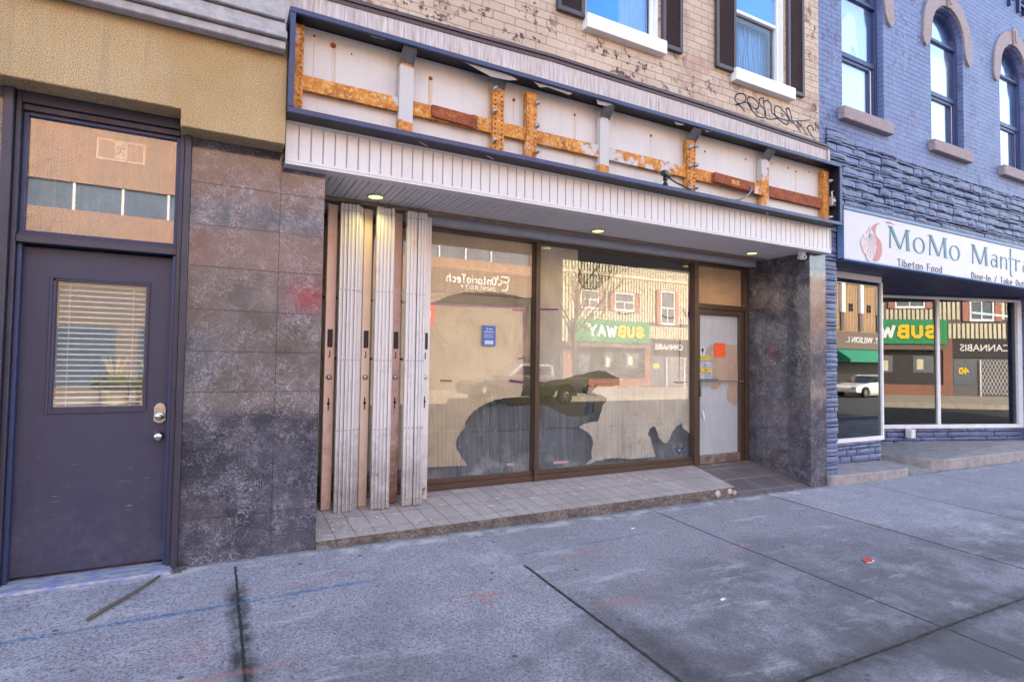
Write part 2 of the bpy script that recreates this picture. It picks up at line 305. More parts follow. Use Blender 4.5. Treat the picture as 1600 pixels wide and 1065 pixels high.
b = NB("bare_stone"); n = b.noise(30, 6, rough=.7); c = b.mix(b.ramp(n, .35, .65), (.24, .19, .20), (.36, .29, .30)); c = b.mix(b.ramp(b.noise(5, 5), .55, .7, 0, .4), c, (.30, .19, .13)); b.out(c, .8, 0, b.bump(n, .006))
simple("joint_grey", (.045, .042, .05), .8); simple("joint_navy", (.006, .009, .03), .8)
dirty("window_trim_blue", (.02, .035, .11), (.04, .06, .16), .4, .6); simple("spray_paint", (.02, .028, .06), .5, var=.2)
b = NB("light_face"); b.out((.62, .66, .30), .4, emit=(.80, .90, .30), es=.32); simple("light_rim", (.5, .5, .42), .5)
b = NB("ceiling_lamp"); b.out((.8, .8, .6), .4, emit=(1, .95, .55), es=2.2)
# --- ground
JX = [(-3.55, .006), (-1.7, .006), (.17, .007), (2.05, .018), (3.95, .007), (5.73, .016), (7.5, .005), (9.3, .005), (11.1, .005), (12.9, .005)]
b = NB("concrete"); x, y, z = b.xyz()
n = b.noise(3.2, 7); fine = b.noise(120, 4, rough=.7); mid = b.noise(34, 4); big = b.noise(.55, 3)
c = b.mix(b.ramp(n, .3, .72), (.31, .29, .34), (.44, .415, .47))
c = b.mix(b.ramp(b.noise(62, 5, rough=.8), .40, .53, .85, 0), c, (.085, .08, .092)); c = b.mix(b.ramp(b.noise(26, 6, rough=.75), .40, .56, .35, 0), c, (.15, .14, .16)); c = b.mix(b.ramp(fine, .55, .72, 0, .6), c, (.66, .65, .66))
pit = b.math('MULTIPLY', b.ramp(b.vor(62), .10, .24, 1, 0), b.ramp(b.noise(19, 2), .42, .52)); c = b.mix(b.math('MULTIPLY', pit, .9), c, (.035, .032, .04)); pit2 = b.math('MULTIPLY', b.ramp(b.vor(34, b.off(b.pos, (7, 3, 0))), .09, .16, 1, 0), b.ramp(b.noise(6, 2), .46, .54)); c = b.mix(b.math('MULTIPLY', pit2, .8), c, (.04, .037, .045))
slab = b.math('MULTIPLY', b.ramp(x, 2.04, 2.06), b.ramp(x, 5.74, 5.72)); c = b.mix(b.math('MULTIPLY', slab, .30), c, (.17, .155, .175)); slab2 = b.ramp(x, 5.72, 5.74); c = b.mix(b.math('MULTIPLY', slab2, .10), c, (.5, .48, .52))
# worn darker footway towards the kerb, with its own ragged shape
yy = b.math('ADD', y, b.math('MULTIPLY', b.math('SUBTRACT', big, .5), 2.2)); soil = b.math('MULTIPLY', b.ramp(yy, 3.6, 1.7), b.ramp(b.noise(2.1, 7, rough=.65), .36, .58))
c = b.mix(b.math('MULTIPLY', soil, .85), c, (.075, .066, .078)); rsoil = b.math('MULTIPLY', b.math('MULTIPLY', b.ramp(x, 1.7, 3.4), b.ramp(yy, 3.3, 2.2)), b.ramp(b.noise(4.2, 7, rough=.7), .34, .6)); c = b.mix(b.math('MULTIPLY', rsoil, .42), c, (.07, .06, .068))
sweep = b.noise(1, 6, b.off(b.scale((1.5, 5, 1)), (0, 3, 0)), .7); c = b.mix(b.ramp(sweep, .57, .72, 0, .45), c, (.60, .59, .61))
spot = b.math('MULTIPLY', b.ramp(b.vor(4.2, b.off(b.pos, (3, 1, 0))), .055, .075, 1, 0), b.ramp(b.noise(2, 2), .45, .5)); c = b.mix(b.math('MULTIPLY', spot, .8), c, (.05, .045, .05))
wob = b.math('MULTIPLY', b.math('SUBTRACT', b.noise(9, 3), .5), .012); xw = b.math('ADD', x, wob); yw = b.math('ADD', y, wob)
J = None
def orr(a, k): return k if a is None else b.math('MAXIMUM', a, k)
stain = None
for jx, wd in JX:
    k = b.band(b.math('ADD', xw, b.math('MULTIPLY', b.math('SUBTRACT', b.noise(30, 5, rough=.8), .5), .03)) if jx in (2.05, .17) else xw, jx, wd * .45, .006)
    if jx == 2.05: k = b.math('MULTIPLY', k, b.ramp(y, 3.66, 3.62))
    if jx == .17: k = b.math('MULTIPLY', k, b.ramp(y, 4.37, 4.36))
    J = orr(J, k)
J = orr(J, b.math('MULTIPLY', b.band(yw, 1.84, .004, .006), b.ramp(b.noise(6, 4), .35, .5, .3, 1)))
w2 = b.math('ADD', x, b.math('MULTIPLY', b.math('SUBTRACT', b.noise(7, 6, rough=.75), .5), .10)); st1 = b.math('MULTIPLY', b.band(w2, .17, .032, .05), b.ramp(b.math('ADD', y, wob), 4.16, 3.95)); st2 = b.math('MULTIPLY', b.band(w2, 2.13, .06, .13), b.ramp(y, 3.5, 2.3))
stn = b.math('MAXIMUM', st1, b.math('MULTIPLY', st2, .7)); st3 = b.math('MULTIPLY', b.band(b.math('ADD', y, b.math('MULTIPLY', b.math('SUBTRACT', b.noise(5, 6, rough=.75), .5), .2)), 1.84, .02, .10), .8); stn = b.math('MAXIMUM', stn, st3)
rag = b.ramp(b.noise(9, 5, rough=.7), .34, .56, .35, 1); c = b.mix(b.math('MULTIPLY', b.math('MULTIPLY', stn, rag), .95), c, (.028, .026, .026)); c = b.mix(J, c, (.018, .017, .017))
grime_shade = b.math('MULTIPLY', b.ramp(b.math('ADD', y, b.math('MULTIPLY', wob, 2)), 4.43, 4.49), b.ramp(b.noise(13, 5), .3, .55)); c = b.mix(b.math('MULTIPLY', grime_shade, .8), c, (.07, .055, .05)); lite = b.math('MULTIPLY', b.band(x, .5, 6, 1), b.band(yw, 4.38, .03, .05)); c = b.mix(b.math('MULTIPLY', lite, b.ramp(b.noise(7, 4), .45, .6, 0, .5)), c, (.62, .58, .57))  # dirt line along the facade base, doubling as painted contact shade
# chalk and spray marks
ch = b.ramp(b.noise(40, 4, rough=.7), .36, .6)
sl = b.math('SUBTRACT', b.math('SUBTRACT', y, b.math('MULTIPLY', x, .033)), 3.765); sl = b.math('ADD', sl, b.math('MULTIPLY', wob, .35))
blue = b.math('MULTIPLY', b.math('MULTIPLY', b.band(sl, 0, .012, .014), ch), b.math('MAXIMUM', b.math('MULTIPLY', b.band(x, .2, .62, .25), 1), b.math('MAXIMUM', b.band(x, -1.2, .5, .25), b.math('MULTIPLY', b.band(x, 2.75, .6, .2), .6))))
c = b.mix(blue, c, (.012, .13, .27))
pk = None
for (cx, cy, rx, ry, a) in ((.55, 3.95, .6, .015, .5), (-.05, 3.28, .12, .11, .22), (-.2, 3.0, .6, .03, .5), (1.45, 3.35, .26, .012, .7), (1.55, 3.27, .02, .13, .7), (1.6, 3.3, .15, .02, .7), (2.6, 3.7, .28, .02, .6), (2.7, 3.62, .02, .12, .6), (2.35, 2.9, .22, .03, .45), (3.9, 3.3, .2, .02, .4), (5.15, 4.0, .22, .02, .5), (4.6, 3.9, .3, .03, .4)):
    dx = b.math('DIVIDE', b.math('SUBTRACT', xw, cx), rx); dy = b.math('DIVIDE', b.math('SUBTRACT', b.math('ADD', y, b.math('MULTIPLY', wob, 1.2)), cy), ry)
    d = b.math('ADD', b.math('MULTIPLY', dx, dx), b.math('MULTIPLY', dy, dy)); pk = orr(pk, b.ramp(d, .4, 1.6, a, 0))
c = b.mix(b.math('MULTIPLY', pk, ch), c, (.46, .13, .11))
h = b.math('ADD', b.math('MULTIPLY', fine, .8), b.math('MULTIPLY', mid, .8)); h = b.math('SUBTRACT', h, b.math('MULTIPLY', pit, 1.2)); h = b.math('SUBTRACT', h, b.math('MULTIPLY', J, 3.0))
b.out(c, b.ramp(n, .3, .7, .62, .85), 0, b.bump(h, .008, 1))
b = NB("asphalt"); n = b.noise(60, 5, rough=.7); b.out(b.mix(b.ramp(n, .35, .7), (.035, .035, .037), (.075, .073, .07)), .85, 0, b.bump(n, .004))
b = NB("far_concrete"); n = b.noise(5, 6); x, y, z = b.xyz(); c = b.mix(b.ramp(n, .35, .7), (.34, .29, .24), (.46, .41, .35)); b.out(c, .85)
b = NB("step_tile"); x, y, z = b.xyz(); br = b.node("ShaderNodeTexBrick", {"Vector": b.comb(b.math('ADD', x, .09), y, 0), "Color1": (.34, .29, .285), "Color2": (.43, .37, .36), "Mortar": (.06, .045, .04), "Scale": 1, "Mortar Size": .0035, "Mortar Smooth": .1, "Brick Width": .16, "Row Height": .31}, offset=0).outputs
n = b.noise(7, 7, rough=.65); c = b.mix(b.ramp(n, .4, .7, 0, .55), br[0], (.25, .20, .19)); c = b.mix(b.ramp(b.noise(90, 3), .45, .7, 0, .3), c, (.62, .56, .54))
sp = b.math('MULTIPLY', b.ramp(b.noise(13, 6, rough=.7), .60, .63), b.ramp(b.noise(1.5, 2), .46, .54)); spl = b.math('MULTIPLY', b.ramp(x, 1.45, 1.1), b.ramp(b.noise(16, 5, rough=.75), .58, .60)); c = b.mix(b.math('MAXIMUM', sp, spl), c, (.6, .57, .58))
b.out(c, .55, 0, b.bump(b.math('SUBTRACT', b.math('MULTIPLY', n, .3), br[1]), .003))
b = NB("step_rubble"); n = b.noise(45, 6, rough=.75); v = b.vor(38); c = b.mix(b.ramp(n, .35, .62), (.06, .045, .04), (.24, .19, .165)); c = b.mix(b.ramp(v, .10, .3, .4, 0), c, (.40, .34, .30)); c = b.mix(b.ramp(b.noise(4, 6, rough=.7), .46, .62, 0, .8), c, (.075, .05, .045)); c = b.mix(b.ramp(b.noise(2.2, 4, b.off(b.pos, (9, 0, 0))), .58, .68, 0, .6), c, (.34, .29, .26)); b.out(c, .9, 0, b.bump(b.math('ADD', n, b.math('MULTIPLY', v, -1)), .014))
b = NB("ramp_tile"); x, y, z = b.xyz(); br = b.node("ShaderNodeTexBrick", {"Vector": b.comb(b.math('ADD', x, .1), b.math('ADD', y, .03), 0), "Color1": (.12, .095, .10), "Color2": (.15, .12, .12), "Mortar": (.36, .33, .32), "Scale": 1, "Mortar Size": .005, "Mortar Smooth": .2, "Brick Width": .46, "Row Height": .33}, offset=0).outputs
n = b.noise(1, 6, b.scale((9, 2.5, 9)), .65); b.out(b.mix(b.ramp(n, .5, .7, 0, .35), br[0], (.22, .2, .2)), .4, 0, b.bump(b.math('SUBTRACT', n, br[1]), .003))
b = NB("pale_concrete"); n = b.noise(7, 7, rough=.65); c = b.mix(b.ramp(n, .35, .66), (.235, .20, .20), (.37, .335, .33)); c = b.mix(b.ramp(b.noise(80, 4), .52, .75, 0, .4), c, (.5, .45, .44)); c = b.mix(b.ramp(b.noise(1, 5, b.scale((2, 6, 6))), .55, .7, 0, .5), c, (.17, .16, .19)); b.out(c, .8, 0, b.bump(n, .008))
b = NB("edge_concrete"); n = b.noise(20, 7, rough=.7); c = b.mix(b.ramp(n, .35, .66), (.40, .33, .30), (.56, .49, .45)); c = b.mix(b.ramp(b.noise(4, 6), .52, .68, 0, .7), c, (.24, .2, .2)); b.out(c, .85, 0, b.bump(n, .008))
b = NB("sill_paint"); n = b.noise(1, 7, b.scale((9, 22, 22)), .7); c = b.mix(b.ramp(n, .44, .56), (.17, .20, .36), (.36, .34, .35)); b.out(c, .75, 0, b.bump(n, .004))
simple("mortar_dirt", (.13, .10, .085), .95, var=.5, sc=40, bumpd=.01)
# --- across the street
b = NB("siding_cream"); n = b.noise(3, 4); b.out(b.mix(b.ramp(n, .3, .7), (.60, .55, .40), (.70, .65, .49)), .6)
simple("siding_tan", (.50, .33, .20), .7, var=.15); simple("siding_grey", (.12, .11, .12), .6); simple("sign_green", (.0, .26, .10), .4, var=.05); simple("letter_yellow", (.95, .55, .02), .4, var=.02); simple("letter_white", (.85, .85, .85), .4, var=.02)
simple("far_window", (.10, .13, .17), .15, var=.3); simple("far_glass_blue", (.09, .13, .2), .12, var=.3, sc=1); simple("brown_fascia", (.17, .12, .10), .6, var=.1); simple("ground_floor_shaded", (.20, .16, .13), .7, var=.2); simple("far_dark", (.03, .025, .03), .5, var=.3); simple("shutter_pink", (.42, .17, .14), .6)
simple("awning_green", (.01, .25, .15), .7); simple("car_paint", (.5, .52, .55), .2, .5, var=.03, coat=1); simple("truck_paint", (.07, .075, .08), .25, .3, coat=1); simple("car_white", (.8, .8, .8), .25, var=.02, coat=1); simple("tyre", (.015, .015, .016), .8); simple("alloy", (.6, .6, .62), .3, .8); simple("tail_lamp", (.5, .02, .02), .3); simple("car_glass", (.02, .025, .03), .05)
simple("bark", (.11, .085, .07), .9, var=.3); simple("twig_bark", (.10, .075, .06), .9, var=.2); simple("planter_stone", (.42, .36, .28), .8, var=.2, bumpd=.006); simple("leaf_yellowgreen", (.20, .20, .03), .6, var=.4, sc=20); simple("grass_plume", (.62, .50, .30), .8); simple("lamp_pole", (.30, .22, .19), .5); simple("lamp_globe", (.7, .68, .62), .4)
simple("tarp_blue", (.02, .04, .12), .4, var=.3); simple("bag_black", (.012, .012, .014), .25, var=.2, bumpd=.02, bsc=20)

# ================================================================== GROUND
def zg(x, y): return -1.425 - .0115 * (max(-14, min(x, 14)) + .18) - .037 * (4.5 - y)
def grid(x0, x1, y0, y1, nx, ny, f):
    g = MB(); vs = [(x0 + (x1 - x0) * i / nx, y0 + (y1 - y0) * j / ny) for j in range(ny + 1) for i in range(nx + 1)]
    return g.add([(x, y, f(x, y)) for x, y in vs], [(j * (nx + 1) + i, j * (nx + 1) + i + 1, (j + 1) * (nx + 1) + i + 1, (j + 1) * (nx + 1) + i) for j in range(ny) for i in range(nx)])
def zs(x, y): return zg(x, y) + .006 * (mnoise.noise(Vector((x * 1.1, y * 1.1, 0)))) + .002 * mnoise.noise(Vector((x * 5, y * 5, 3)))
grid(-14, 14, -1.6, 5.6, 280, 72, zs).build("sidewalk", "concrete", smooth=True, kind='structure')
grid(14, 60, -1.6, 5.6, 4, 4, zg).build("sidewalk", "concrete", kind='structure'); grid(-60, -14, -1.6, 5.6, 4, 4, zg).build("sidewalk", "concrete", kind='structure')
MB().pxy([(-60, -1.6), (-60, -1.75), (60, -1.75), (60, -1.6)], -2.1, lambda x, y: zg(x, -1.6) + .003).build("kerb", "pale_concrete", kind='structure')
grid(-60, 60, -13.5, -1.75, 24, 6, lambda x, y: zg(x, -1.6) - .13 - (.05 if -12 < y < -4 else .06)).build("road", "asphalt", kind='structure')
def zf(x, y): return (zg(x, -1.6) - .07) * (1 - min(1, (-13.5 - y) / 5.5)) + (-1.6) * min(1, (-13.5 - y) / 5.5)
MB().pxy([(-60, -13.5), (60, -13.5), (60, -13.7), (-60, -13.7)], -2.2, lambda x, y: zg(x, -1.6) - .055).build("kerb", "far_concrete", kind='structure')
grid(-60, 60, -60, -13.7, 24, 60, lambda x, y: zf(x, y)).build("far_sidewalk", "far_concrete", kind='structure')
grid(-200, 200, -200, 200, 2, 2, lambda x, y: -2.6).build("ground", "asphalt", kind='structure')

# ================================================================== helpers for walls
def wall(x0, x1, z0, z1, y0, y1, ops, face=-1):
    """front sheet with rectangular openings and reveals; body closed on the other sides"""
    g = MB(); xs = sorted({x0, x1, *[o[0] for o in ops], *[o[1] for o in ops]}); zz = sorted({z0, z1, *[o[2] for o in ops], *[o[3] for o in ops]})
    for i in range(len(xs) - 1):
        for j in range(len(zz) - 1):
            cx, cz = (xs[i] + xs[i + 1]) / 2, (zz[j] + zz[j + 1]) / 2
            if any(o[0] < cx < o[1] and o[2] < cz < o[3] for o in ops): continue
            for y in (y0, y1): g.quad((xs[i], y, zz[j]), (xs[i + 1], y, zz[j]), (xs[i + 1], y, zz[j + 1]), (xs[i], y, zz[j + 1]))
    for a, b_, c, d in list(ops) + [(x0, x1, z0, z1)]:
        g.quad((a, y0, c), (a, y1, c), (a, y1, d), (a, y0, d)); g.quad((b_, y0, c), (b_, y1, c), (b_, y1, d), (b_, y0, d))
        g.quad((a, y0, c), (b_, y0, c), (b_, y1, c), (a, y1, c)); g.quad((a, y0, d), (b_, y0, d), (b_, y1, d), (a, y1, d))
    return g
def frame(x0, x1, z0, z1, y0, y1, w, wb=None, wt=None):
    wb = w if wb is None else wb; wt = w if wt is None else wt
    return B(x0, x0 + w, y0, y1, z0, z1).box(x1 - w, x1, y0, y1, z0, z1).box(x0 + w, x1 - w, y0, y1, z0, z0 + wb).box(x0 + w, x1 - w, y0, y1, z1 - wt, z1)
def arcpts(cx, cz, r, a0, a1, n): return [(cx + r * math.cos(R(a0 + (a1 - a0) * i / n)), cz + r * math.sin(R(a0 + (a1 - a0) * i / n))) for i in range(n + 1)]
def stones(g, x0, x1, z0, z1, yf, ydepth, seed, course=None, axis=None, lim=None):
    rr = random.Random(seed); z = z0; k = 0
    pat = course or [.085, .035, .04, .075, .03, .09, .04, .05]
    while z < z1 - .01:
        h = min(pat[k % len(pat)] * rr.uniform(.85, 1.15), z1 - z); k += 1; x = x0
        if z1 - (z + h) < .02: h = z1 - z
        while x < x1 - .005:
            L = rr.uniform(.18, .5) if h > .055 else rr.uniform(.25, .7); xe = min(x + L, x1)
            if x1 - xe < .07: xe = x1
            if lim and z + h > lim(x): x = xe; continue
            pb = rr.uniform(.003, .042); p = [pb + rr.uniform(-.008, .010) for _ in range(4)]; m = .007
            a, b_, c, d = x + m, xe - m, z + m, z + h - m
            n = max(1, int((b_ - a) / .07)); nv = 2
            vs = []; fs = []
            for j in range(nv + 1):
                for i in range(n + 1):
                    u = i / n; v = j / nv; e = min(1, min(u, 1 - u) * n * 2 + .45) * (1 if 0 < v < 1 else .75)
                    pr = (p[0] * (1 - u) * (1 - v) + p[1] * u * (1 - v) + p[2] * (1 - u) * v + p[3] * u * v + .005 * rr.random()) * e + .008
                    X = a + (b_ - a) * u; Z = c + (d - c) * v + (rr.uniform(-.004, .004) if 0 < u < 1 else 0)
                    vs.append((X, yf - pr, Z) if axis is None else axis(X, -pr, Z))
            for j in range(nv):
                for i in range(n):
                    q = j * (n + 1) + i; fs.append((q, q + 1, q + n + 2, q + n + 1))
            # skirt back to the wall
            ring = [i for i in range(n + 1)] + [j * (n + 1) + n for j in range(1, nv + 1)] + [nv * (n + 1) + i for i in range(n - 1, -1, -1)] + [j * (n + 1) for j in range(nv - 1, 0, -1)]
            base = len(vs)
            for q in ring:
                v = vs[q]; vs.append((v[0], yf + ydepth, v[2]) if axis is None else axis.back(q, v))
            m_ = len(ring)
            for q in range(m_): fs.append((ring[(q + 1) % m_], ring[q], base + q, base + (q + 1) % m_))
            g.add(vs, fs); x = xe
        z += h
    return g
# ================================================================== LEFT BUILDING
lb = thing("stucco_building", (-3, 4.5, -1.45), "building at the far left with yellow stucco band over a dull purple street door", "building")
g = MB().pxz([(-14, 1.653), (-.245, 1.653), (-.245, 1.54), (.405, 1.54), (.405, 2.30), (-14, 2.30)], 4.30, 4.495); g.build("stucco_band", "stucco", lb, .006)
g = B(-14, .38, 4.205, 4.29, 2.18, 2.238); g.box(-14, .386, 4.17, 4.29, 2.246, 2.298); g.box(-14, .378, 4.205, 4.29, 2.306, 2.372); g.box(-14, .372, 4.18, 4.29, 2.38, 2.44); g.build("cornice", "cornice_paint", lb, .006)
B(-14, .374, 4.25, 4.6, 2.44, 9.2).build("upper_wall", "cornice_paint", lb)
B(-14, .36, 4.9, 16, -1.6, 9.2).build("rear_block", "room_dark", lb)
B(-14, -1.19, 4.5, 4.9, -1.6, 1.7).build("side_wall", "slate", lb)
# door surround
g = B(-1.19, -1.14, 4.46, 4.62, -1.6, 1.66); g.box(-1.139, -1.112, 4.50, 4.62, -1.6, 1.66); g.box(-.222, -.182, 4.455, 4.62, -1.5, 1.66); g.box(-.252, -.223, 4.485, 4.62, -1.5, 1.66)
g.box(-1.112, -.252, 4.50, 4.62, 1.585, 1.66); g.box(-1.112, -.252, 4.525, 4.63, 1.545, 1.584)
g.box(-1.112, -.252, 4.50, 4.62, .705, .755); g.box(-1.112, -.252, 4.53, 4.62, .756, .775); g.build("door_surround", "frame_paint", lb, .004)
g = B(-1.111, -1.088, 4.535, 4.62, -1.42, .704); g.box(-.274, -.253, 4.52, 4.62, -1.42, .704); g.build("door_stop", "frame_blue_paint", lb, .003)
g = B(-1.111, -1.085, 4.55, 4.60, .776, 1.544); g.box(-.278, -.253, 4.55, 4.60, .776, 1.544); g.box(-1.085, -.278, 4.55, 4.60, 1.52, 1.544); g.box(-1.085, -.278, 4.55, 4.60, .776, .79); tr = g.build("transom_window", "frame_blue_paint", lb, .003)
B(-1.085, -.278, 4.572, 4.578, .79, 1.52).build("pane", "transom_glass", tr)
# door leaf with a window opening
dl = wall(-1.087, -.275, -1.385, .69, 4.585, 4.63, [(-.915, -.425, -.332, .485)]).build("door", "purple_paint", lb)
g = frame(-.948, -.405, -.372, .516, 4.574, 4.584, .016); g.box(-.932, -.42, 4.578, 4.584, .485, .50); g.box(-.932, -.915, 4.578, 4.584, -.356, .50); g.box(-.425, -.42, 4.578, 4.584, -.356, .50); g.build("moulding", "purple_paint", dl, .002)
B(-.915, -.425, 4.597, 4.603, -.332, .485).build("pane", "clear_glass", dl)
g = MB()
for i in range(23):
    zc = .468 - i * .0352; g.obox((-.67, 4.622, zc), .236, .0115, .0007, Matrix.Rotation(R(24), 3, 'X'))
g.tube([(-.85, 4.617, .47), (-.85, 4.617, -.33)], .001, 4); g.tube([(-.5, 4.617, .47), (-.5, 4.617, -.33)], .001, 4); g.build("blind", "blind_white", dl)
g = MB().pxz([(-.356, -.435), (-.334, -.452), (-.306, -.452), (-.284, -.435), (-.284, -.345), (-.30, -.322), (-.32, -.312), (-.34, -.322), (-.356, -.345)], 4.567, 4.584); dbo = g.build("deadbolt", "brass", dl, .004, seg=2)
g = MB().lathe((-.32, 4.567, -.405), [(.030, 0), (.030, -.008), (.022, -.012), (.012, -.013), (.012, -.018), (.004, -.018)]); g.build("cylinder", "chrome", dbo, smooth=True)
g = MB()
for i in range(4):
    for j in range(2): g.box(-.345 + i * .013, -.335 + i * .013, 4.562, 4.567, -.352 + j * .014, -.342 + j * .014)
g.build("button", "chrome", dbo, .001)
g = MB().lathe((-.322, 4.584, -.541), [(.032, 0), (.032, -.006), (.014, -.010), (.012, -.03), (.022, -.036), (.029, -.05), (.027, -.062), (.014, -.068)]); g.build("knob", "chrome", dl, smooth=True)
B(-1.12, -.21, 4.36, 4.66, -1.6, -1.405).build("sill", "sill_paint", lb, .012)
B(-1.10, -.26, 4.66, 4.9, -1.6, 1.7).build("interior", "room_dark", lb)
xs_ = thing("exit_sign", (-.606, 4.66, 1.34), "square sign of a running figure hanging inside the window above the purple door", "sign")
B(-.745, -.468, 4.640, 4.648, 1.335, 1.478).build("plate", "brown_fascia", xs_); frame(-.745, -.468, 1.335, 1.478, 4.632, 4.6395, .012).build("border", "exit_sign_face", xs_); B(-.645, -.572, 4.634, 4.6395, 1.355, 1.465).build("panel", "exit_sign_face", xs_)
g = MB()
g.lathe((-.600, 4.632, 1.447), [(.007, 0), (.007, -.001)], n=12)
for p in ([(-.606, 1.436), (-.613, 1.408)], [(-.606, 1.434), (-.590, 1.424), (-.583, 1.432)], [(-.608, 1.434), (-.624, 1.430), (-.630, 1.416)], [(-.613, 1.408), (-.598, 1.398), (-.594, 1.372)], [(-.613, 1.408), (-.620, 1.388), (-.640, 1.386)]):
    g.tube([(x, 4.6315, z) for x, z in p], .0038, 6)
g.build("running_figure", "frame_paint", xs_)

# ================================================================== SHOP BUILDING
sb = thing("shop_building", (3.6, 4.5, -1.46), "beige brick shop building with vacant papered storefront and dark slate pillars", "building")
WIN = [(3.16, 4.10, 3.42, 5.0), (5.262, 6.14, 3.42, 5.0)]
wall(.376, 6.818, 2.80, 9.5, 4.5, 4.78, WIN).build("brick_wall", "beige_brick", sb)
B(.376, 6.81, 5.3, 16, 1.62, 9.5).build("rear_block", "room_dark", sb)
g = MB()
for a, c in ((.376, .9), (.9, 1.9), (1.9, 2.75), (2.75, 5.0), (5.0, 6.965)):
    def fz(x): 
        P = [(.376, 2.848), (.9, 2.857), (1.9, 2.885), (2.75, 2.914), (5.0, 2.900), (6.965, 2.862)]
        for (p, q), (r_, s_) in zip(P, P[1:]):
            if p <= x <= r_ + 1e-6: return q + (s_ - q) * (x - p) / (r_ - p)
    g.pxz([(a, fz(a) - .028), (c, fz(c) - .028), (c, fz(c)), (a, fz(a))], 4.452, 4.498); g.pxz([(a, fz(a) - .062), (c, fz(c) - .062), (c, fz(c) - .029), (a, fz(a) - .029)], 4.466, 4.498)
g.build("flashing", "flashing", sb)
g = MB().pxz([(.376, 2.3), (6.955, 2.3), (6.955, 2.795), (5, 2.835), (2.75, 2.85), (1.9, 2.82), (.376, 2.783)], 4.474, 4.497); g.box(6.93, 6.965, 4.45, 4.4735, 2.3, 2.795); g.build("weathered_board", "weathered_board", sb)
# slate pillars: real tiles with joints
def pillar(x0, x1, vj, name, right):
    core = B(x0 + .006, x1 - .006, 4.506, 5.56, -1.62, 1.56 if not right else 1.5).build(name, "joint_grey", sb)
    zj = [-1.62, -1.117, -.82, -.53, -.24, .047, .34, .645, .94, 1.235, 1.56 if not right else 1.5]
    g = MB(); m = .0016; xsn = [x0] + vj + [x1]
    for a, c in zip(zj, zj[1:]):
        for i in range(len(xsn) - 1):
            j = rnd.uniform(-.0012, .0012); g.box(xsn[i] + (m if i else 0), xsn[i + 1] - (m if i < len(xsn) - 2 else 0), 4.5 + j, 4.506, a + m, c - m)
        side = [(x0, x0 + .006)] if right else [(x1 - .006, x1)]
        if right: side.append((x1 - .006, x1))
        for s0, s1 in side:
            ys = [4.5062, 4.82, 5.14, 5.56]
            for i in range(3): g.box(s0, s1, ys[i] + m, ys[i + 1] - m, a + m, c - m)
    g.build("slate_tile", "slate", core)
pillar(-.18, .718, [.402], "slate_pillar", False); pillar(6.612, 6.93, [], "slate_pillar", True)
# fascia panelling
g = B(.42, 6.88, 4.412, 4.47, 1.45, 1.79); px_ = .425; k = 0
while px_ < 6.86:
    e = min(px_ + .0875, 6.876); g.box(px_, e - .010, 4.400, 4.4118, 1.474, 1.738); g.box(e - .0065, e - .0035, 4.405, 4.4118, 1.474, 1.738); px_ = e
g.build("fascia", "white_vinyl", sb, .0015)
g = B(.418, 6.882, 4.39, 4.50, 1.432, 1.4495); g.box(.418, 6.882, 4.388, 4.411, 1.45, 1.473); g.box(.418, 6.882, 4.392, 4.411, 1.739, 1.778); g.box(.416, .424, 4.389, 4.411, 1.474, 1.738); g.box(6.876, 6.884, 4.389, 4.411, 1.474, 1.738); g.build("fascia_trim", "white_vinyl", sb, .002)
# soffit boards
g = B(.719, 6.611, 4.501, 5.56, 1.452, 1.49); sx = .719
while sx < 6.6:
    e = min(sx + .1, 6.611); w = (e - sx)
    g.box(sx + .001, sx + w * .47, 4.501, 5.44, 1.440, 1.4518); g.box(sx + w * .53, e - .001, 4.501, 5.44, 1.440, 1.4518); sx = e
g.build("soffit", "soffit_vinyl", sb, .002)
def downlight(cx, cy):
    r = MB().lathe((cx, cy, 1.4395), [(.078, 0), (.078, -.010), (.066, -.014), (.064, -.006), (.0, -.004)], 'z', 24).build("ceiling_light", "light_rim", sb, smooth=True)
    MB().lathe((cx, cy, 1.433), [(.060, 0), (.060, -.004), (.03, -.007), (.0, -.008)], 'z', 24).build("lens", "light_face", r)
    ld = bpy.data.lights.new("lamp_light", 'SPOT'); ld.energy = 1.1; ld.color = (1, .95, .45); ld.spot_size = R(150); ld.spot_blend = .6; ld.shadow_soft_size = .06
    lo_ = bpy.data.objects.new("lamp_light", ld); S.collection.objects.link(lo_); lo_.parent = r; lo_.location = Vector((cx, cy, 1.415)) - LOC[sb.name]
for cx, cy in ((1.211, 4.896), (3.639, 4.93), (6.04, 4.90)): downlight(cx, cy)
g = B(.72, 6.61, 5.10, 5.135, 1.408, 1.4395); g.box(.72, 6.61, 5.165, 5.185, 1.414, 1.4395)
for i in range(48): g.box(.78 + i * .122, .79 + i * .122, 5.093, 5.0995, 1.412, 1.424)
g.build("gate_track", "brown_trim", sb, .002)
B(.72, 6.61, 5.295, 5.398, 1.366, 1.4395).build("head_trim", "grey_trim", sb, .003)
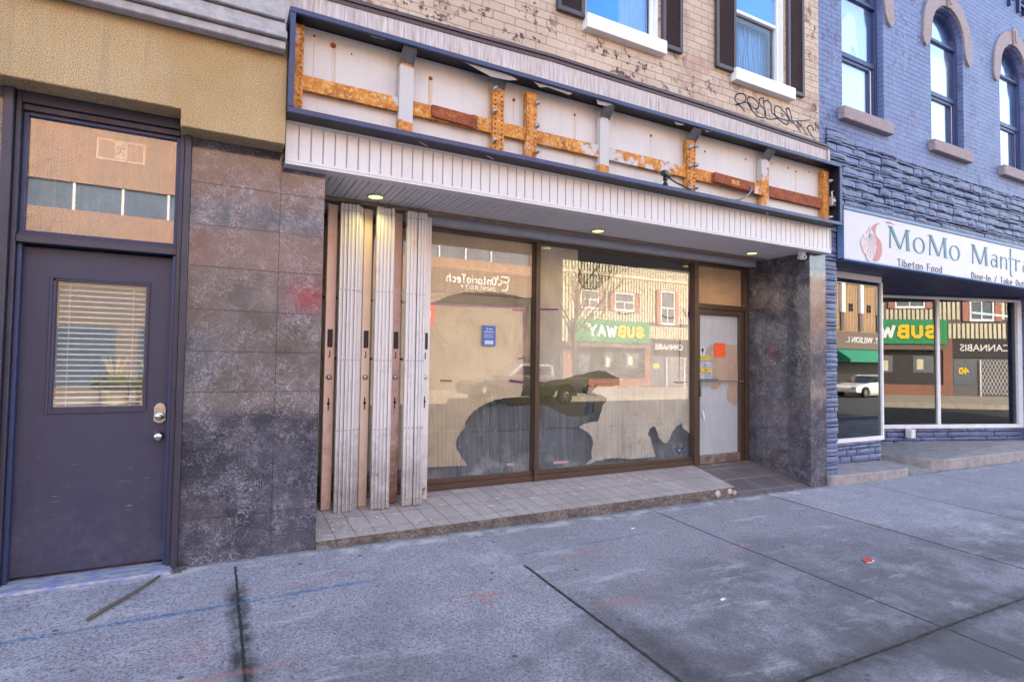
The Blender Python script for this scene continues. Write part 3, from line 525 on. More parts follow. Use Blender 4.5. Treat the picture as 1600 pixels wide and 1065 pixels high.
# display windows
def dwin(x0, x1, ml, mr):
    g = B(x0, x1, 5.42, 5.50, -1.305, -1.245).box(x0, x1, 5.435, 5.50, -1.2445, -1.20); f = g.build("display_window", "bronze", sb, .003); B(x0, x1, 5.40, 5.50, 1.335, 1.38).build("head_rail", "bronze", f, .003)
    B(x0 + .001, x1 - .001, 5.461, 5.467, -1.1995, 1.3345).build("pane", "shop_glass", f); return f
dwin(.74, 3.149, .0, 0); dwin(3.206, 5.563, 0, 0)
g = B(3.151, 3.204, 5.40, 5.51, -1.31, 1.365); g.box(3.142, 3.150, 5.44, 5.50, -1.2, 1.33); g.build("mullion", "bronze", sb, .003)
g = B(5.566, 5.634, 5.40, 5.51, -1.325, 1.365); g.build("mullion", "bronze", sb, .003)
g = B(5.636, 6.609, 5.42, 5.50, .748, .816).box(5.636, 6.609, 5.42, 5.50, 1.33, 1.38); g.box(6.54, 6.609, 5.415, 5.50, .8165, 1.33); df = g.build("door_transom", "bronze", sb, .003)
B(5.636, 6.54, 5.461, 5.467, .8165, 1.33).build("pane", "door_glass", df)
g = B(6.545, 6.609, 5.41, 5.50, -1.33, .747).build("door_jamb", "bronze", sb, .003)
g = B(5.640, 5.688, 5.43, 5.48, -1.31, .744).box(6.448, 6.535, 5.43, 5.48, -1.31, .744).box(5.688, 6.448, 5.43, 5.48, .672, .744); dr = g.build("door", "bronze", sb, .004)
B(5.688, 6.448, 5.43, 5.48, -1.31, -1.20).build("kick_rail", "bronze_worn", dr, .004)
B(5.6885, 6.4475, 5.456, 5.462, -1.1995, .6715).build("pane", "door_glass", dr); B(5.690, 6.446, 5.474, 5.4785, -1.198, .670).build("frosted_film", "door_film", dr)
g = B(5.645, 5.955, 5.365, 5.40, -.226, -.186).tube([(5.955, 5.385, -.212), (6.46, 5.385, -.222)], .008, 8); g.box(5.65, 5.67, 5.40, 5.43, -.22, -.19).box(6.45, 6.475, 5.385, 5.43, -.232, -.212); g.build("push_bar", "bracket_grey", dr, .004)
g = B(5.645, 5.684, 5.40, 5.43, -.42, -.24); lk = g.build("lock_case", "black_plastic", dr, .004)
g = MB()
for i in range(4): g.lathe((5.664, 5.40, -.265 - i * .038), [(.010, 0), (.010, -.004), (.0, -.005)], n=10)
g.build("button", "chrome", lk)
B(5.64, 6.60, 5.37, 5.56, -1.4, -1.312).build("threshold", "bronze_worn", sb, .004)
# tiled step and ramp
def ztop(x, y): return -1.380 + (y - 4.5) * .0735
n_ = 120; g = MB(); fr = [(.722 + (5.262 - .722) * i / n_, 4.5) for i in range(n_ + 1)]
g.pxy([(.722, 5.56), (.722, 4.512), (5.252, 4.512), (5.60, 5.56)], -1.6, ztop); step = g.build("tiled_step", "step_tile", sb)
g = MB(); NZ = 5; vs = []; fs = []
for i in range(n_ + 1):
    x = fr[i][0]; zb = zg(x, 4.5) - .01
    for j in range(NZ + 1):
        t = j / NZ; z = zb + (-1.3815 - zb) * t; y = 4.503 - .020 * (1 - t) ** 1.5 + .013 * mnoise.noise(Vector((x * 9, z * 30, 1))) + .008 * mnoise.noise(Vector((x * 31, z * 60, 5)))
        if j == NZ: y = 4.502 + .004 * mnoise.noise(Vector((x * 15, 0, 0)))
        vs.append((x, y, z + (.004 * mnoise.noise(Vector((x * 12, 3, 0))) if 0 < j < NZ else 0)))
for i in range(n_):
    for j in range(NZ): q = i * (NZ + 1) + j; fs.append((q, q + NZ + 1, q + NZ + 2, q + 1))
for i in range(n_):  # thin lip on top back to the tiles
    q = i * (NZ + 1) + NZ; k_ = len(vs); vs += [(fr[i][0], 4.53, -1.3812), (fr[i + 1][0], 4.53, -1.3812)]; fs.append((q, q + NZ + 1, k_ + 1, k_))
g.add(vs, fs).build("rubble_edge", "step_rubble", step, smooth=True)
g = MB().pxy([(5.254, 4.512), (5.262, 4.506), (5.612, 5.56), (5.602, 5.56)], -1.6, lambda x, y: ztop(x, y) - .001); g.build("step_end", "edge_concrete", step)
for (cx, cz, r) in ((4.98, -1.43, .04), (5.17, -1.42, .035), (5.24, -1.44, .03)):
    g = MB(); g.lathe((cx, 4.50, cz), [(r, 0), (r * 1.05, -.01), (r * .7, -.022), (r * .2, -.024)], n=7); g.build("mortar_lump", "edge_concrete", step, smooth=True)
def zramp(x, y): return (zg(x, 4.5) + .004) + (y - 4.5) / .95 * (-1.318 - zg(x, 4.5))
MB().pxy([(5.262, 4.497), (6.611, 4.497), (6.611, 5.46), (5.60, 5.46)], -1.7, zramp).build("tiled_ramp", "ramp_tile", sb)
# shop room
g = MB(); X0, X1, Y0, Y1, Z0, Z1 = .74, 6.6, 5.57, 16.0, -1.33, 1.6
g.quad((X0, Y1, Z0), (X1, Y1, Z0), (X1, Y1, Z1), (X0, Y1, Z1)).quad((X0, Y0, Z0), (X0, Y1, Z0), (X0, Y1, Z1), (X0, Y0, Z1)).quad((X1, Y0, Z0), (X1, Y1, Z0), (X1, Y1, Z1), (X1, Y0, Z1)).quad((X0, Y0, Z1), (X1, Y0, Z1), (X1, Y1, Z1), (X0, Y1, Z1))
g.quad((X0, Y0, 1.37), (X1, Y0, 1.37), (X1, Y0, 1.6), (X0, Y0, 1.6)); g.build("shop_room", "interior_wall", sb)
B(X0, X1, 5.51, Y1, -1.45, -1.331).build("shop_floor", "interior_floor", sb)
B(4.3, 5.5, 9.6, 10.8, 1.56, 1.595).build("fluorescent_light", "ceiling_lamp", sb)
# upper windows
def upwin(x0, x1, mats, kind):
    w = frame(x0, x1 - .0, 3.42, 5.0, 4.56, 4.62, .03, .03); w.box(x1 - .075, x1 - .031, 4.545, 4.62, 3.45, 4.97); w.box(x1 - .03, x1 - .002, 4.51, 4.5598, 3.42, 5.0)
    fr_ = w.build("window", "white_metal", sb, .003); xi0, xi1 = x0 + .03, x1 - .075
    B(xi0, xi1, 4.555, 4.60, 4.185, 4.225).build("meeting_rail", "white_metal", fr_, .003); B(xi0, xi1, 4.575, 4.60, 3.451, 3.475).build("bottom_rail", "white_metal", fr_, .003)
    B(xi0, xi1, 4.588, 4.592, 3.476, 4.184).build("pane", "upper_glass", fr_); B(xi0, xi1, 4.566, 4.570, 4.2255, 4.97).build("pane", "upper_glass", fr_)
    if kind == 1:
        xm = xi0 + (xi1 - xi0) * .54; B(xi0, xm, 4.605, 4.61, 3.45, 5.0).build("curtain", "curtain_blue", fr_); g = MB(); n = 26
        for i in range(n): a = xm + (xi1 + .05 - xm) * i / n; c = xm + (xi1 + .05 - xm) * (i + 1) / n; g.quad((a, 4.61 + .006 * (i % 2), 3.4), (c, 4.61 + .006 * ((i + 1) % 2), 3.4), (c, 4.61 + .006 * ((i + 1) % 2), 5), (a, 4.61 + .006 * (i % 2), 5))
        g.build("curtain", "curtain_pale", fr_); B(xi1 - .20, xi1 - .11, 4.62, 4.64, 3.45, 3.58).build("cup", "curtain_pale", fr_, .01)
        B(xi1 - .012, xi1, 4.575, 4.587, 3.476, 4.184).build("gasket", "navy_dark", fr_)
    else:
        B(xi0, xi1, 4.605, 4.61, 4.226, 4.97).build("curtain", "curtain_blue", fr_); n = 30; g = MB()
        for i in range(n):
            a = xi0 + (xi1 + .05 - xi0) * i / n; c = xi0 + (xi1 + .05 - xi0) * (i + 1) / n; ya = 4.67 + .01 * math.sin(i * 1.9); yc = 4.67 + .01 * math.sin((i + 1) * 1.9); g.quad((a, ya, 3.4), (c, yc, 3.4), (c, yc, 4.2), (a, ya, 4.2))
        g.build("curtain", "curtain_net", fr_); g = B(xi1 - .10, xi1 - .02, 4.60, 4.62, 3.476, 4.184); g.box(xi0, xi1 - .101, 4.60, 4.62, 4.11, 4.184); g.build("inner_frame", "navy_dark", fr_)
    g = B(x0 - .045, x1 + .045, 4.415, 4.58, 3.275, 3.4195) if kind == 1 else B(x0 - .065, x1 + .105, 4.415, 4.58, 3.275, 3.4195)
    g.build("sill", "white_paint", fr_, .008, seg=2)
def shutter(x0, x1):
    z0, z1 = 3.375, 5.0; r = frame(x0, x1, z0, z1, 4.455, 4.495, .042, .05).build("shutter", "shutter_paint", sb, .003); g = MB(); z = z0 + .056
    while z < z1 - .06: g.obox(((x0 + x1) / 2, 4.475, z), (x1 - x0) / 2 - .043, .0175, .0035, Matrix.Rotation(R(-42), 3, 'X')); z += .026
    g.build("slats", "shutter_paint", r)
upwin(3.16, 4.10, None, 1); upwin(5.262, 6.14, None, 2)
shutter(2.80, 3.115); shutter(4.125, 4.41); shutter(4.925, 5.245); shutter(6.165, 6.475)
# graffiti
GR = [[(5.322, 3.046), (5.264, 3.081), (5.287, 3.144), (5.369, 3.18), (5.439, 3.172), (5.439, 3.114), (5.368, 3.064), (5.276, 3.027), (5.345, 3.034), (5.427, 2.979)],
 [(5.345, 3.051), (5.462, 3.094), (5.557, 3.033)], [(5.557, 3.033), (5.486, 3.1), (5.486, 3.158), (5.558, 3.175), (5.654, 3.139), (5.666, 3.083), (5.605, 3.052), (5.486, 3.092), (5.557, 3.016), (5.678, 2.968), (5.776, 2.989), (5.789, 3.068), (5.703, 3.116), (5.679, 3.178), (5.752, 3.212), (5.764, 3.13), (5.801, 2.986), (5.951, 3.002), (6.027, 3.036)],
 [(5.752, 3.161), (5.827, 3.204), (5.889, 3.159), (5.901, 3.076), (5.939, 3.059)], [(5.964, 3.056), (5.952, 3.139), (6.028, 3.177), (6.157, 3.116), (6.222, 3.043), (6.182, 2.983), (6.053, 3.007), (5.951, 3.053), (6.053, 3.033), (6.287, 3.049), (6.626, 3.134)],
 [(6.287, 3.022), (6.209, 3.093), (6.17, 3.171), (6.223, 3.192), (6.262, 3.122), (6.287, 3.057), (6.447, 2.95)], [(6.709, 3.022), (6.654, 3.074), (6.584, 3.032), (6.611, 2.984), (6.749, 2.887)], [(6.367, 3.057), (6.45, 3.03), (6.58, 2.93)]]
def smooth_path(P, n=6):
    out = []
    for i in range(len(P) - 1):
        p0 = Vector(P[max(0, i - 1)]); p1 = Vector(P[i]); p2 = Vector(P[i + 1]); p3 = Vector(P[min(len(P) - 1, i + 2)])
        for k in range(n):
            t = k / n; out.append(.5 * ((2 * p1) + (p2 - p0) * t + (2 * p0 - 5 * p1 + 4 * p2 - p3) * t * t + (3 * p1 - p0 - 3 * p2 + p3) * t ** 3))
    out.append(Vector(P[-1])); return out
def ribbon(g, P, w, y0, y1):
    Q = smooth_path(P)
    for a, c in zip(Q, Q[1:]):
        d = (c - a); L = d.length
        if L < 1e-5: continue
        d /= L; nrm = Vector((-d.y, d.x)) * w / 2; e = d * w * .35
        g.pxz([tuple(a - e + nrm), tuple(c + e + nrm), tuple(c + e - nrm), tuple(a - e - nrm)], y0, y1)
g = MB()
for i, P in enumerate(GR): ribbon(g, P, .014, 4.4975 - .00004 * i, 4.4995)
g.build("graffiti", "spray_paint", sb)

# ================================================================== SIGN BOX
sx_ = thing("sign_frame", (3.65, 4.35, 1.75), "long empty sign box with navy rim and rusted steel posts over the papered shop", "sign")
g = B(.407, 6.882, 4.24, 4.262, 2.488, 2.53).box(.407, 6.882, 4.24, 4.262, 1.757, 1.800).box(.407, .447, 4.24, 4.262, 1.8005, 2.4875).box(6.835, 6.882, 4.24, 4.262, 1.8005, 2.4875); g.build("rim", "navy_paint", sx_, .004)
g = B(.407, 6.882, 4.2625, 4.473, 2.512, 2.53).box(.407, 6.882, 4.2625, 4.42, 1.757, 1.774).box(.407, .415, 4.2625, 4.44, 1.775, 2.51).box(6.874, 6.882, 4.2625, 4.44, 1.775, 2.51); g.build("casing", "navy_dark", sx_)
g = B(.415, 6.79, 4.425, 4.44, 1.775, 2.5); g.box(.43, 6.79, 4.418, 4.4245, 2.492, 2.506)
for x in (1.235, 2.055, 3.205, 4.33, 5.485, 6.72): g.box(x, x + .008, 4.4205, 4.4245, 1.775, 2.49)
bp = g.build("back_panel", "sign_panel", sx_)
B(6.79, 6.873, 4.40, 4.44, 1.775, 2.51).build("end_plate", "bracket_grey", sx_)
g = MB()
for x, z, r in ((.74, 2.42, .022), (.60, 2.455, .008), (1.53, 2.36, .017), (2.32, 2.36, .015), (2.98, 2.37, .013), (3.93, 2.36, .013), (4.70, 2.34, .011), (5.35, 2.37, .011), (6.10, 2.40, .012), (6.24, 2.38, .012), (6.5, 2.42, .008), (.88, 2.39, .006), (.84, 1.86, .008), (5.8, 2.4, .007)):
    MB().lathe((x, 4.4245, z), [(r, 0), (r, -.004), (r * .6, -.006), (r * .5, -.002), (0.001, -.002)], n=12).build("anchor_hole", "rust_dark", bp)
g = MB()
for x, z0, z1, w in ((.755, 2.0, 2.40, .012), (.745, 2.1, 2.4, .02), (1.525, 2.08, 2.345, .018), (1.54, 2.12, 2.345, .012), (2.32, 2.1, 2.35, .008), (2.985, 1.82, 2.36, .014), (3.93, 2.05, 2.35, .007), (6.24, 2.1, 2.37, .005), (.60, 2.1, 2.4, .005)):
    w *= 1.6; ys_ = 4.4242 - .00013 * len(g.v) / 12; g.pxz([(x - w * .15, z0), (x + w * .2, z0 + .03), (x + w * .5, z1 - .08), (x + w * .35, z1), (x - w * .4, z1), (x - w * .5, z1 - .1)], ys_, 4.4246)
b = NB("rust_run"); st = b.noise(1, 5, b.scale((160, 1, 3)), .6); c = b.mix(b.ramp(st, .4, .6), (.585, .54, .52), (.52, .36, .22)); b.out(c, .6)
g.build("rust_streak", "rust_run", bp)
POSTS = [(.437, .519, 1.80, 2.475, "rust_patchy", 0), (1.247, 1.362, 1.80, 2.395, "rust_pale", 1), (2.080, 2.188, 1.80, 2.393, "rust_post", 2), (2.417, 2.522, 1.80, 2.434, "rust_yellow", 3), (3.230, 3.337, 1.80, 2.383, "rust_pale", 1), (4.374, 4.488, 1.80, 2.388, "rust_post", 5), (5.533, 5.657, 1.80, 2.394, "rust_patchy", 1), (6.679, 6.776, 1.80, 2.448, "rust_yellow", 7)]
for i, (a, c, z0, z1, m, k) in enumerate(POSTS):
    g = B(a, c, 4.352, 4.358, z0, z1).box(a, a + .005, 4.358, 4.418, z0, z1).box(c - .005, c, 4.358, 4.418, z0, z1); p = g.build("post", m, sx_)
    if k in (0, 2, 3, 5, 7):
        h = MB(); zc = z0 + .06
        while zc < z1 - .05:
            for xx in ((c - .02,) if k == 0 else (a + .022, c - .022)): h.lathe((xx, 4.3515, zc), [(.009, 0), (.009, -.002), (.005, -.003), (.0045, .0)], n=8)
            zc += .042
        h.build("stamped_holes", "rust_dark" if k in (2, 5) else "rust_yellow", p)
    if k in (1, 2, 5):
        Mx = Matrix.Rotation(R(-48), 3, 'X'); h = MB().obox(((a + c) / 2, 4.315, z1 + .048), (c - a) / 2 - .004, .068, .006, Mx); h.obox((a + .006, 4.32, z1 + .035), .003, .060, .02, Mx); h.obox((c - .006, 4.32, z1 + .035), .003, .060, .02, Mx); h.build("bracket", "bracket_grey", sx_, .002)
    for xk, zks in {2: [(a + .012, (2.375, 2.175, 1.92))], 3: [(c - .005, (2.345, 2.135, 1.90))], 5: [(a + .02, (2.30, 2.10, 1.86)), (c - .005, (2.33, 2.125, 1.885))], 7: [(c + .012, (2.33, 1.87))]}.get(k, []):
        for zk in zks:
            h = MB().lathe((xk, 4.35, zk), [(.020, 0), (.024, -.012), (.020, -.03), (.010, -.036), (.006, -.05)], n=12); h.build("lamp_holder", "steel", sx_, smooth=True)
segs = [(.520, 1.246, "rust_rail"), (1.363, 2.079, "rust_post"), (2.189, 2.416, "rust_post"), (2.523, 3.229, "rust_rail"), (3.338, 4.373, "rust_rail_pale"), (4.489, 5.532, "rust_post"), (5.658, 6.678, "rust_dark")]
for a, c, m in segs:
    t0, t1 = a / 6.8, c / 6.8; g = MB().pxz([(a, 2.003 - .030 * t0), (c, 2.003 - .030 * t1), (c, 2.112 - .010 * t1), (a, 2.112 - .010 * t0)], 4.372, 4.378); g.box(a, c, 4.3785, 4.42, 2.006 - .03 * (t0 + t1) / 2, 2.012 - .03 * (t0 + t1) / 2); g.build("rail", m, sx_)
g = MB().pxz([(1.525, 2.012), (1.91, 1.99), (1.91, 2.096), (1.525, 2.108)], 4.345, 4.3715); g.box(1.88, 1.925, 4.338, 4.3445, 1.985, 2.10); g.build("rail_cover", "rust_dark", sx_, .003)
g = MB().pxz([(4.746, 1.985), (5.38, 1.965), (5.38, 2.072), (4.746, 2.092)], 4.32, 4.3715); rc = g.build("rail_cover", "rust_dark", sx_, .003); B(5.0, 5.12, 4.316, 4.3195, 2.0, 2.05).build("maker_plate", "rust_post", rc)
g = MB().pxz([(5.38, 1.96), (5.56, 1.955), (5.585, 2.065), (5.38, 2.075)], 4.335, 4.350); g.build("rail_end", "rust_patchy", sx_, .002)
g = B(6.775, 6.85, 4.30, 4.35, 2.01, 2.13); g.lathe((6.81, 4.30, 2.07), [(.03, 0), (.03, -.012), (.012, -.02)], n=12); g.tube([(6.80, 4.32, 2.13), (6.79, 4.32, 2.19), (6.82, 4.32, 2.20)], .012, 8); g.build("junction_box", "steel", sx_, .004)
g = MB(); 
for P in ([(1.76, 2.489), (1.90, 2.455), (2.02, 2.425), (2.19, 2.438), (2.27, 2.462), (2.23, 2.478), (2.1, 2.489)], [(2.43, 2.489), (2.50, 2.452), (2.575, 2.474), (2.66, 2.468), (2.81, 2.458), (2.85, 2.480), (2.82, 2.489)], [(3.12, 2.489), (3.133, 2.445), (3.22, 2.448), (3.29, 2.470), (3.31, 2.489)], [(4.10, 2.489), (4.12, 2.462), (4.20, 2.468), (4.25, 2.489)], [(4.52, 2.489), (4.56, 2.470), (4.63, 2.489)], [(.98, 2.489), (1.0, 2.482), (1.10, 2.484), (1.1, 2.489)]):
    MB().pxz(P, 4.2645, 4.2665).build("torn_sheet", "torn_grey", sx_)

g = MB()
for x in (1.45, 2.05, 5.6): MB().obox((x, 4.33, 1.7555), .05, .008, .001, Matrix.Rotation(R(30), 3, 'Z')).build("tape_scrap", "steel", sx_)
# camera and cables on the frame
cm = thing("security_camera", (3.968, 4.25, 1.80), "black camera on the lower rim of the empty sign box, trailing a cable", "camera")
g = MB().lathe((3.968, 4.252, 1.80), [(.026, 0), (.026, .02), (.015, .025), (.015, .05), (.024, .052), (.024, .085), (.01, .088)], 'z', 14); g.build("mount", "black_plastic", cm, smooth=True)
g = MB().tube([(3.905, 4.22, 1.905), (3.94, 4.235, 1.915), (4.02, 4.26, 1.905)], [.028, .034, .03], 12); g.build("camera_body", "black_plastic", cm, .003)
MB().tube([(4.01, 4.26, 1.905), (4.05, 4.27, 1.888), (4.12, 4.275, 1.865), (4.24, 4.28, 1.845), (4.38, 4.285, 1.812), (4.42, 4.30, 1.795)], .0085, 8).build("cable", "black_cable", cm, smooth=True)
MB().tube([(5.30, 4.31, 2.02), (5.295, 4.30, 1.975), (5.25, 4.29, 1.925), (5.17, 4.28, 1.87), (5.06, 4.27, 1.82), (4.98, 4.27, 1.80)], .011, 8).build("conduit", "grey_cable", smooth=True, label="grey cable drooping from the dark rail box inside the sign frame", cat="cable")
dm = thing("dome_camera", (6.54, 4.53, 1.33), "small white dome camera under the soffit beside the right slate pillar", "camera")
MB().lathe((6.545, 4.56, 1.439), [(.045, 0), (.045, -.03), (.035, -.04), (.01, -.041)], 'z', 18).build("base", "white_metal", dm, smooth=True)
MB().tube([(6.545, 4.60, 1.385), (6.54, 4.56, 1.378), (6.53, 4.51, 1.372)], [.030, .036, .032], 14).build("camera_body", "white_metal", dm, smooth=True); MB().lathe((6.53, 4.509, 1.372), [(.018, 0), (.018, -.003), (.0, -.004)], n=12).build("lens", "black_plastic", dm)

# ================================================================== SECURITY GATES
def post_hw(g_parent, xc, yf, extra=0):
    B(xc - .022, xc + .022, yf - .008, yf, .11, .27).build("slot_plate", "navy_dark", g_parent, .004)
    g = MB().lathe((xc, yf, -.155), [(.024, 0), (.024, -.010), (.014, -.018), (.0, -.019)], n=16); g.build("key_cylinder", "brass", g_parent, smooth=True)
    g = B(xc - .005, xc + .005, yf - .004, yf, -.45, -.34); g.box(xc - .012, xc + .012, yf - .004, yf, -.40, -.38); g.build("keyhole", "dark_hole", g_parent)
    B(xc - .004, xc + .004, yf - .004, yf, .02, .08).box(xc - .012, xc + .004, yf - .004, yf, .02, .028).build("latch_slot", "dark_hole", g_parent)
def slats(g, x0, n, dx, yf, z0=-1.33, z1=1.395, jit=0):
    for i in range(n):
        x = x0 + i * dx; yy = yf + rnd.uniform(0, .012); zz = rnd.uniform(-.006, .006); a, b_ = z0 + zz, z1 + zz * .5; e = x + dx * .86
        g.box(x, e, yy + .006, yy + .010, a, b_); g.box(x, x + dx * .2, yy, yy + .0055, a, b_); g.box(e - dx * .2, e, yy, yy + .0055, a, b_)
        g.box(x, x + .003, yy + .011, yy + .05, a, b_); g.box(e - .003, e, yy + .011, yy + .05, a, b_)
def rivets(n_list, yf):
    g = MB()
    for x in n_list:
        for z in (-1.27, -.62, 0.0, .62, 1.33): g.lathe((x, yf, z), [(.0045, 0), (.0045, -.004), (.0, -.006)], n=8)
    return g
def gate(label, post, pmat, bundles, seed):
    xc = (post[0] + post[1]) / 2; t = thing("security_gate", (xc, 5.2, -1.33), label, "security gate", "folded sliding security gates")
    p = B(post[0], post[1], 5.185, 5.24, -1.325, 1.395).build("lock_post", pmat, t, .004); post_hw(p, xc, 5.185)
    for (x0, n, dx, yf) in bundles:
        g = MB(); slats(g, x0, n, dx, yf); bu = g.build("folded_slats", "gate_silver", t, .0015); rivets([x0 + i * dx + dx * .4 for i in range(n)], yf - .002).build("rivet_rows", "rust_dark", bu)
    for z in (-1.25, .0, 1.30): MB().box(min(post[0], bundles[0][0]), max(post[1], bundles[-1][0] + bundles[-1][1] * bundles[-1][2]) - .004, 5.245, 5.262, z, z + .025).build("hinge_bar", "rust_dark", t)
gate("folded gate beside the slate pillar, its salmon post half hidden", (.862, .948), "gate_pink", [(.957, 5, .0335, 5.085), (1.130, 1, .026, 5.12)], 1)
gate("folded gate with cream and pink post under the lamp, second from the slate pillar", (1.185, 1.262), "gate_cream", [(1.160, 1, .022, 5.17), (1.270, 5, .0335, 5.05)], 2)
gate("folded gate whose post is stained dark brown with rust", (1.462, 1.545), "gate_rusty", [(1.556, 3, .0335, 5.055)], 3)
gate("folded gate with chalky white post next to the papered window", (1.752, 1.838), "gate_white", [(1.664, 3, .0285, 5.05)], 4)

# ================================================================== PAPERS AND STICKERS
def sheet(name, P, y, m, label, cat, group=None, t=.0006, wav=.0):
    if name == "brown_paper":
        rj = random.Random(len(P)); Q = []
        for i in range(len(P)):
            a, c = Vector(P[i]), Vector(P[(i + 1) % len(P)]); L = (c - a).length; Q.append(tuple(a))
            straight = (abs(a.x - c.x) < .02 or abs(a.y - c.y) < .03) and L > .35
            if L < .03 or straight: continue
            k = int(L / .022); nn = Vector((-(c - a).y, (c - a).x)).normalized(); off_ = 0
            for q in range(1, k): off_ = off_ * .6 + rj.uniform(-.006, .006); Q.append(tuple(a.lerp(c, q / k) + nn * off_))
        P = Q
    g = MB().pxz(P, y, y + t); return g.build(name, m, label=label, cat=cat, group=group)
UP = [(.76, 1.335), (3.14, 1.335), (3.14, .72), (2.992, .724), (2.844, .744), (2.729, .757), (2.625, .752), (2.467, .750), (2.331, .735), (2.199, .700), (2.069, .65), (1.943, .594), (.76, .59)]
sheet("brown_paper", UP, 5.488, "kraft", "brown paper across the top of the left display window, cut in a shallow arch", "paper")
LO = [(.76, .572), (1.914, .574), (3.038, .598), (3.054, -.2), (3.04, -.287), (3.02, -.378), (2.82, -.39), (2.70, -.41), (2.611, -.443), (2.52, -.48), (2.447, -.524), (2.40, -.575), (2.358, -.632), (2.35, -.70), (2.30, -.745), (2.271, -.785), (2.253, -.866), (2.262, -.91), (2.30, -.965), (2.387, -1.094), (1.949, -1.08), (.76, -1.07)]
sheet("brown_paper", LO, 5.492, "kraft", "large brown paper on the lower left display window with a round torn bite", "paper")
RP = [(3.21, 1.333), (3.76, 1.333), (3.775, .958), (3.82, .90), (3.878, .875), (4.019, .877), (4.09, .92), (4.16, .989), (4.26, 1.05), (4.354, 1.099), (4.50, 1.15), (4.708, 1.21), (5.134, 1.232), (5.558, 1.235), (5.558, -.90), (5.50, -.86), (5.458, -.838), (5.43, -.80), (5.412, -.756), (5.37, -.79), (5.33, -.80), (5.259, -.875), (5.23, -.93), (5.214, -.963), (5.17, -1.0), (5.14, -1.015), (5.08, -.98), (5.036, -.943), (5.02, -.90), (5.006, -.863), (4.985, -.83), (4.962, -.79), (4.91, -.80), (4.875, -.813), (4.846, -.878), (4.89, -.93), (4.905, -.969), (4.978, -1.172), (4.595, -1.173), (4.40, -1.15), (4.216, -1.143), (4.05, -1.16), (3.895, -1.194), (3.94, -1.16), (3.996, -1.129), (3.985, -1.08), (3.982, -1.045), (4.005, -.97), (4.007, -.922), (3.985, -.87), (3.955, -.836), (3.90, -.80), (3.803, -.751), (3.92, -.71), (4.081, -.685), (4.10, -.62), (4.13, -.55), (4.158, -.487), (4.21, -.425), (4.12, -.385), (3.975, -.340), (4.05, -.28), (4.208, -.277), (4.396, -.267), (4.395, -.181), (4.32, -.15), (4.233, -.117), (4.16, -.095), (4.076, -.086), (3.95, -.105), (3.721, -.149), (3.55, -.19), (3.338, -.22), (3.21, -.222)]
sheet("brown_paper", RP, 5.490, "kraft_pale", "pale brown paper filling the wide middle window, torn along its bottom", "paper")
sheet("brown_paper", [(5.64, 1.328), (6.537, 1.328), (6.537, .82), (5.64, .82)], 5.488, "kraft_orange", "tan paper covering the small window above the shop door", "paper")
DP = [(5.899, .257), (5.95, .268), (6.018, .284), (6.2, .278), (6.43, .284), (6.444, -.1), (6.444, -.245), (6.43, -.4), (6.425, -.545), (6.368, -.556), (6.30, -.52), (6.233, -.467), (6.24, -.36), (6.262, -.244), (6.17, -.25), (6.105, -.256), (6.07, -.317), (6.04, -.31), (6.002, -.336), (5.96, -.32), (5.917, -.315), (5.967, -.243), (5.96, -.1), (5.967, -.023), (5.93, .07), (5.899, .147), (5.832, .146)]
sheet("brown_paper", DP, 5.466, "kraft_door", "crumpled torn brown paper taped inside the glass of the shop door", "paper")
sheet("notice", [(5.986, .112), (6.186, .115), (6.186, .30), (5.985, .295)], 5.454, "orange_print", "bright orange blank notice stuck on the shop door glass", "notice")
st_ = thing("poster", (2.60, 5.455, .168), "small blue printed poster on the left display window", "poster")
B(2.521, 2.678, 5.455, 5.460, .168, .388).build("sheet", "blue_print", st_)
g = MB().lathe((2.575, 5.4545, .352), [(.012, 0), (.012, -.0006), (.007, -.0008), (.007, 0)], n=14); g.box(2.594, 2.64, 5.4539, 5.4545, .346, .356); g.box(2.545, 2.655, 5.4539, 5.4545, .316, .326)
for i in range(4): g.box(2.545, 2.655 - .012 * (i % 2), 5.4539, 5.4545, .292 - i * .012, .296 - i * .012)
g.box(2.550, 2.652, 5.4539, 5.4545, .186, .228); g.build("print", "pale_blue_print", st_)
# stickers on the door
def sticker(P, m, label, extra=None):
    x0, x1, z0, z1 = P; o = thing("sticker", ((x0 + x1) / 2, 5.453, z0), label, "sticker", "stickers on the shop door"); B(x0, x1, 5.4525, 5.4545, z0, z1).build("sheet", m, o)
    if extra:
        g = MB(); extra(g); g.build("print", "dark_print" if m != "dark_print" else "white_print", o)
sticker((5.717, 5.794, .121, .235), "white_print", "white sticker with a dark keyhole symbol, topmost on the shop door", lambda g: g.box(5.735, 5.776, 5.4518, 5.4524, .17, .222).lathe((5.755, 5.4524, .15), [(.013, 0), (.013, -.0006)], n=12))
sticker((5.717, 5.915, .062, .107), "yellow_print", "yellow strip of hours lettering under the keyhole sticker", lambda g: text(g, "11:30am-10pm", 5.725, 5.907, .072, .097, 5.4524, -1, .0006))
sticker((5.807, 5.894, -.028, .036), "pale_blue_print", "pale square sticker between the two yellow strips on the shop door", lambda g: g.box(5.82, 5.88, 5.4518, 5.4524, .0, .006).box(5.82, 5.87, 5.4518, 5.4524, -.015, -.009))
sticker((5.718, 5.911, -.092, -.040), "yellow_print", "yellow strip reading Pull on the shop door", lambda g: text(g, "Pull", 5.785, 5.850, -.082, -.052, 5.4524, -1, .0006, bold=.02))
sticker((5.841, 5.918, -.172, -.100), "white_print", "white card logo sticker just above the push bar", lambda g: g.box(5.848, 5.875, 5.4518, 5.4524, -.13, -.11).box(5.882, 5.911, 5.4518, 5.4524, -.13, -.11).box(5.848, 5.875, 5.4518, 5.4524, -.16, -.14).box(5.882, 5.911, 5.4518, 5.4524, -.16, -.14))
